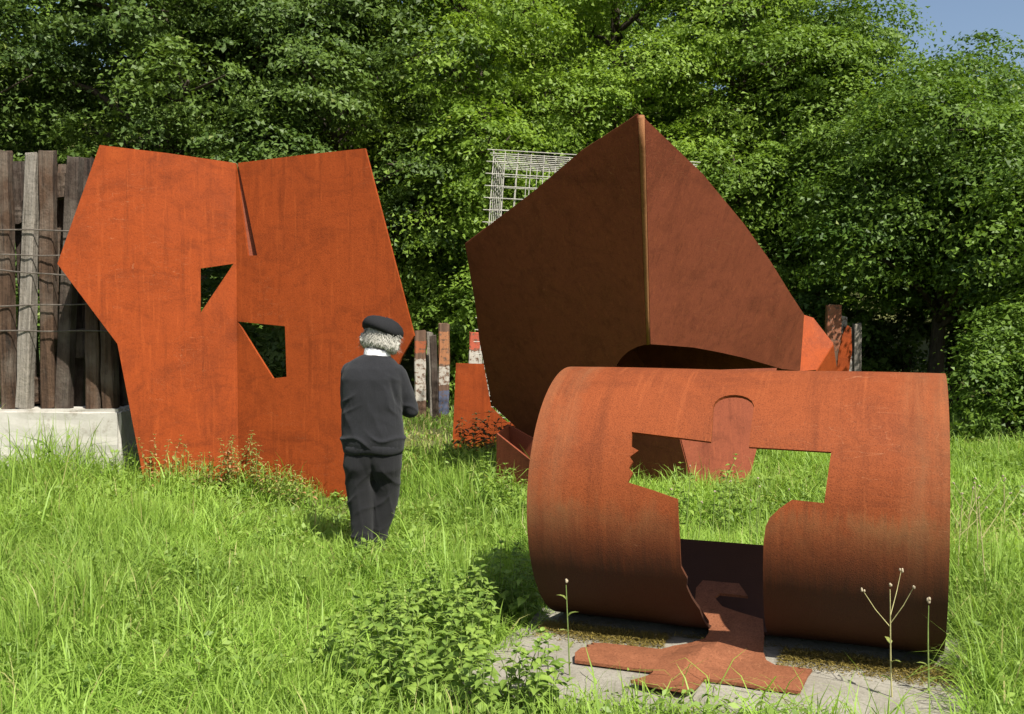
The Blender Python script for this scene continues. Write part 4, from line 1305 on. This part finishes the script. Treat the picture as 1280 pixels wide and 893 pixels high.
while cnt < 120:
    x, y = r.uniform(-1.0, 0.60), r.uniform(3.7, 5.75)
    s, t_ = to_slab(x, y)
    if abs(s) < 1.10 and -0.8 < t_ < 1.32: continue
    if (x + 0.18) ** 2 / 0.80 ** 2 + (y - 4.75) ** 2 / 1.05 ** 2 > r.uniform(0.6, 1.15): continue
    hh = r.uniform(0.22, 0.38) * (1.15 if s > -1.45 else 1.0)
    make_nettle(x, y, hh, 200 + cnt, 'leafy green nettle in the clump beside the concrete slab', 'nettles beside the concrete slab')
    cnt += 1
# spiky weeds along the foot of the orange plate
weed_leaves = [leaf_mesh('leaf', 0.060, 0.026, v, 3) for v in (0.3, 0.6, 0.85, 1.0)]
for m_ in weed_leaves: m_.materials.append(M['weed'])
for i in range(44):
    u = -0.85 + 1.95 * ((i * 0.618) % 1.0)
    base_ = FOLD + (dl if u < 0 else dr) * u + (nl if u < 0 else nr) * r.uniform(0.15, 0.6)
    make_nettle(base_.x, base_.y, r.uniform(0.32, 0.60) * (1.0 if u < 0.5 else 0.7), 400 + i, 'upright yellow green weed at the foot of the orange plate', 'weeds along the foot of the orange plate', weed_leaves, 'spiky_weed', M['stem'], 1.1, 0.040)
red_leaves = [leaf_mesh('leaf', 0.085, 0.034, v, 3) for v in (0.1, 0.3)]
M['docken'] = foliage('dock_leaf', (0.07, 0.045, 0.025), (0.10, 0.12, 0.035), 0.25)
for m_ in red_leaves: m_.materials.append(M['docken'])
for i in range(11):
    make_nettle(-0.62 + 0.065 * i + r.uniform(-.05, .05), 12.2 - r.uniform(0, 0.6), r.uniform(0.40, 0.62), 440 + i, 'dark reddish dock growing in front of the orange rear panel', 'docks by the orange rear panel', red_leaves, 'dock_plant', M['stem'], 1.5, 0.05)
for i in range(14):
    make_nettle(1.25 + r.uniform(0, 0.75), 7.6 + r.uniform(-0.3, 0.8), r.uniform(0.40, 0.62), 470 + i, 'leafy weed seen through the cut hole of the pipe', 'weeds behind the pipe', nettle_leaves, 'nettle_plant', M['stem'], 0.8, 0.06)
for i in range(12):
    make_nettle(-0.15 + r.uniform(-0.3, 0.2), 9.0 + r.uniform(-0.6, 0.6), r.uniform(0.30, 0.48), 490 + i, 'leafy weed by the low steel trough left of the pipe', 'weeds by the steel trough', nettle_leaves, 'nettle_plant', M['stem'], 1.0, 0.06)

# seed-head stalks
def stalk(x, y, z, h, seed, label, branches, group=None, leaves=2, head=0.008):
    r = random.Random(seed)
    root = empty('seed_stalk', (x, y, z))
    tag(root, label, 'plant', group)
    lx = r.uniform(-.08, .08) * h
    pt = lambda f: Vector((lx * f, 0.02 * math.sin(3 * f + seed), h * f))
    mb = MB().tube([pt(k / 5) - Vector((0, 0, 0.02)) for k in range(6)], [0.0042, 0.004, 0.0036, 0.003, 0.0026, 0.002], 6)
    tips = []
    for b in range(branches):
        an = b * 2.2 + seed; f0 = r.uniform(0.62, 0.78)
        tip = pt(f0) + Vector((math.cos(an) * h * 0.22, math.sin(an) * h * .12, h * r.uniform(0.22, 0.36)))
        mb.tube([pt(f0), pt(f0).lerp(tip, .55) + Vector((0, 0, -0.01)), tip], [0.0022, 0.0018, 0.0013], 5)
        tips.append(tip)
    link('stem', mb.mesh('stem'), M['dry_stem'] if branches else M['stem'], root)
    tips.append(pt(1.0))
    for tp_ in tips:
        hb = MB()
        for q in range(3):
            c = tp_ + Vector((r.uniform(-1, 1), r.uniform(-1, 1), r.uniform(-.6, .8))) * head * .8
            hb.add(*ball(c, head * .62, head * .62, head * .85, 8, 5))
        link('seed_head', hb.mesh('seed_head', True), M['seed'], root)
    for q in range(leaves):
        o = link('leaf', weed_leaves[q % 3], None, root)
        o.location = pt(min(0.9, 0.22 + 0.15 * q)); o.scale = (0.9, 0.9, 0.9); o.rotation_euler = (0.7, 0, q * 2.7 + seed)
stalk(1.66, 4.26, 0.0, 0.56, 1, 'branched dry seed stalk in front of the right half of the pipe', 3, None, 3)
stalk(1.83, 4.33, 0.0, 0.46, 5, 'single pale thistle head in front of the pipe end', 0, None, 2, 0.012)
stalk(0.27, 4.55, 0.0, 0.50, 3, 'tall leafy stalk with a small head at the slab corner', 0, None, 5, 0.009)
for i in range(9):
    stalk(1.15 + 0.09 * i + r.uniform(-.1, .1), 6.7 + r.uniform(-0.2, 0.6), 0, r.uniform(0.45, 0.66), 20 + i, 'pale seed head on a thin stalk seen through the pipe', 0, 'seed heads behind the pipe', 0, 0.008)
for i in range(13):
    stalk(2.55 + r.uniform(-.25, 1.1), 4.4 + r.uniform(0, 2.6), 0, r.uniform(0.42, 0.75), 60 + i, 'thin yellowish seed stalk in the long grass right of the pipe', 2, 'seed stalks in the grass right of the pipe', 1, 0.007)
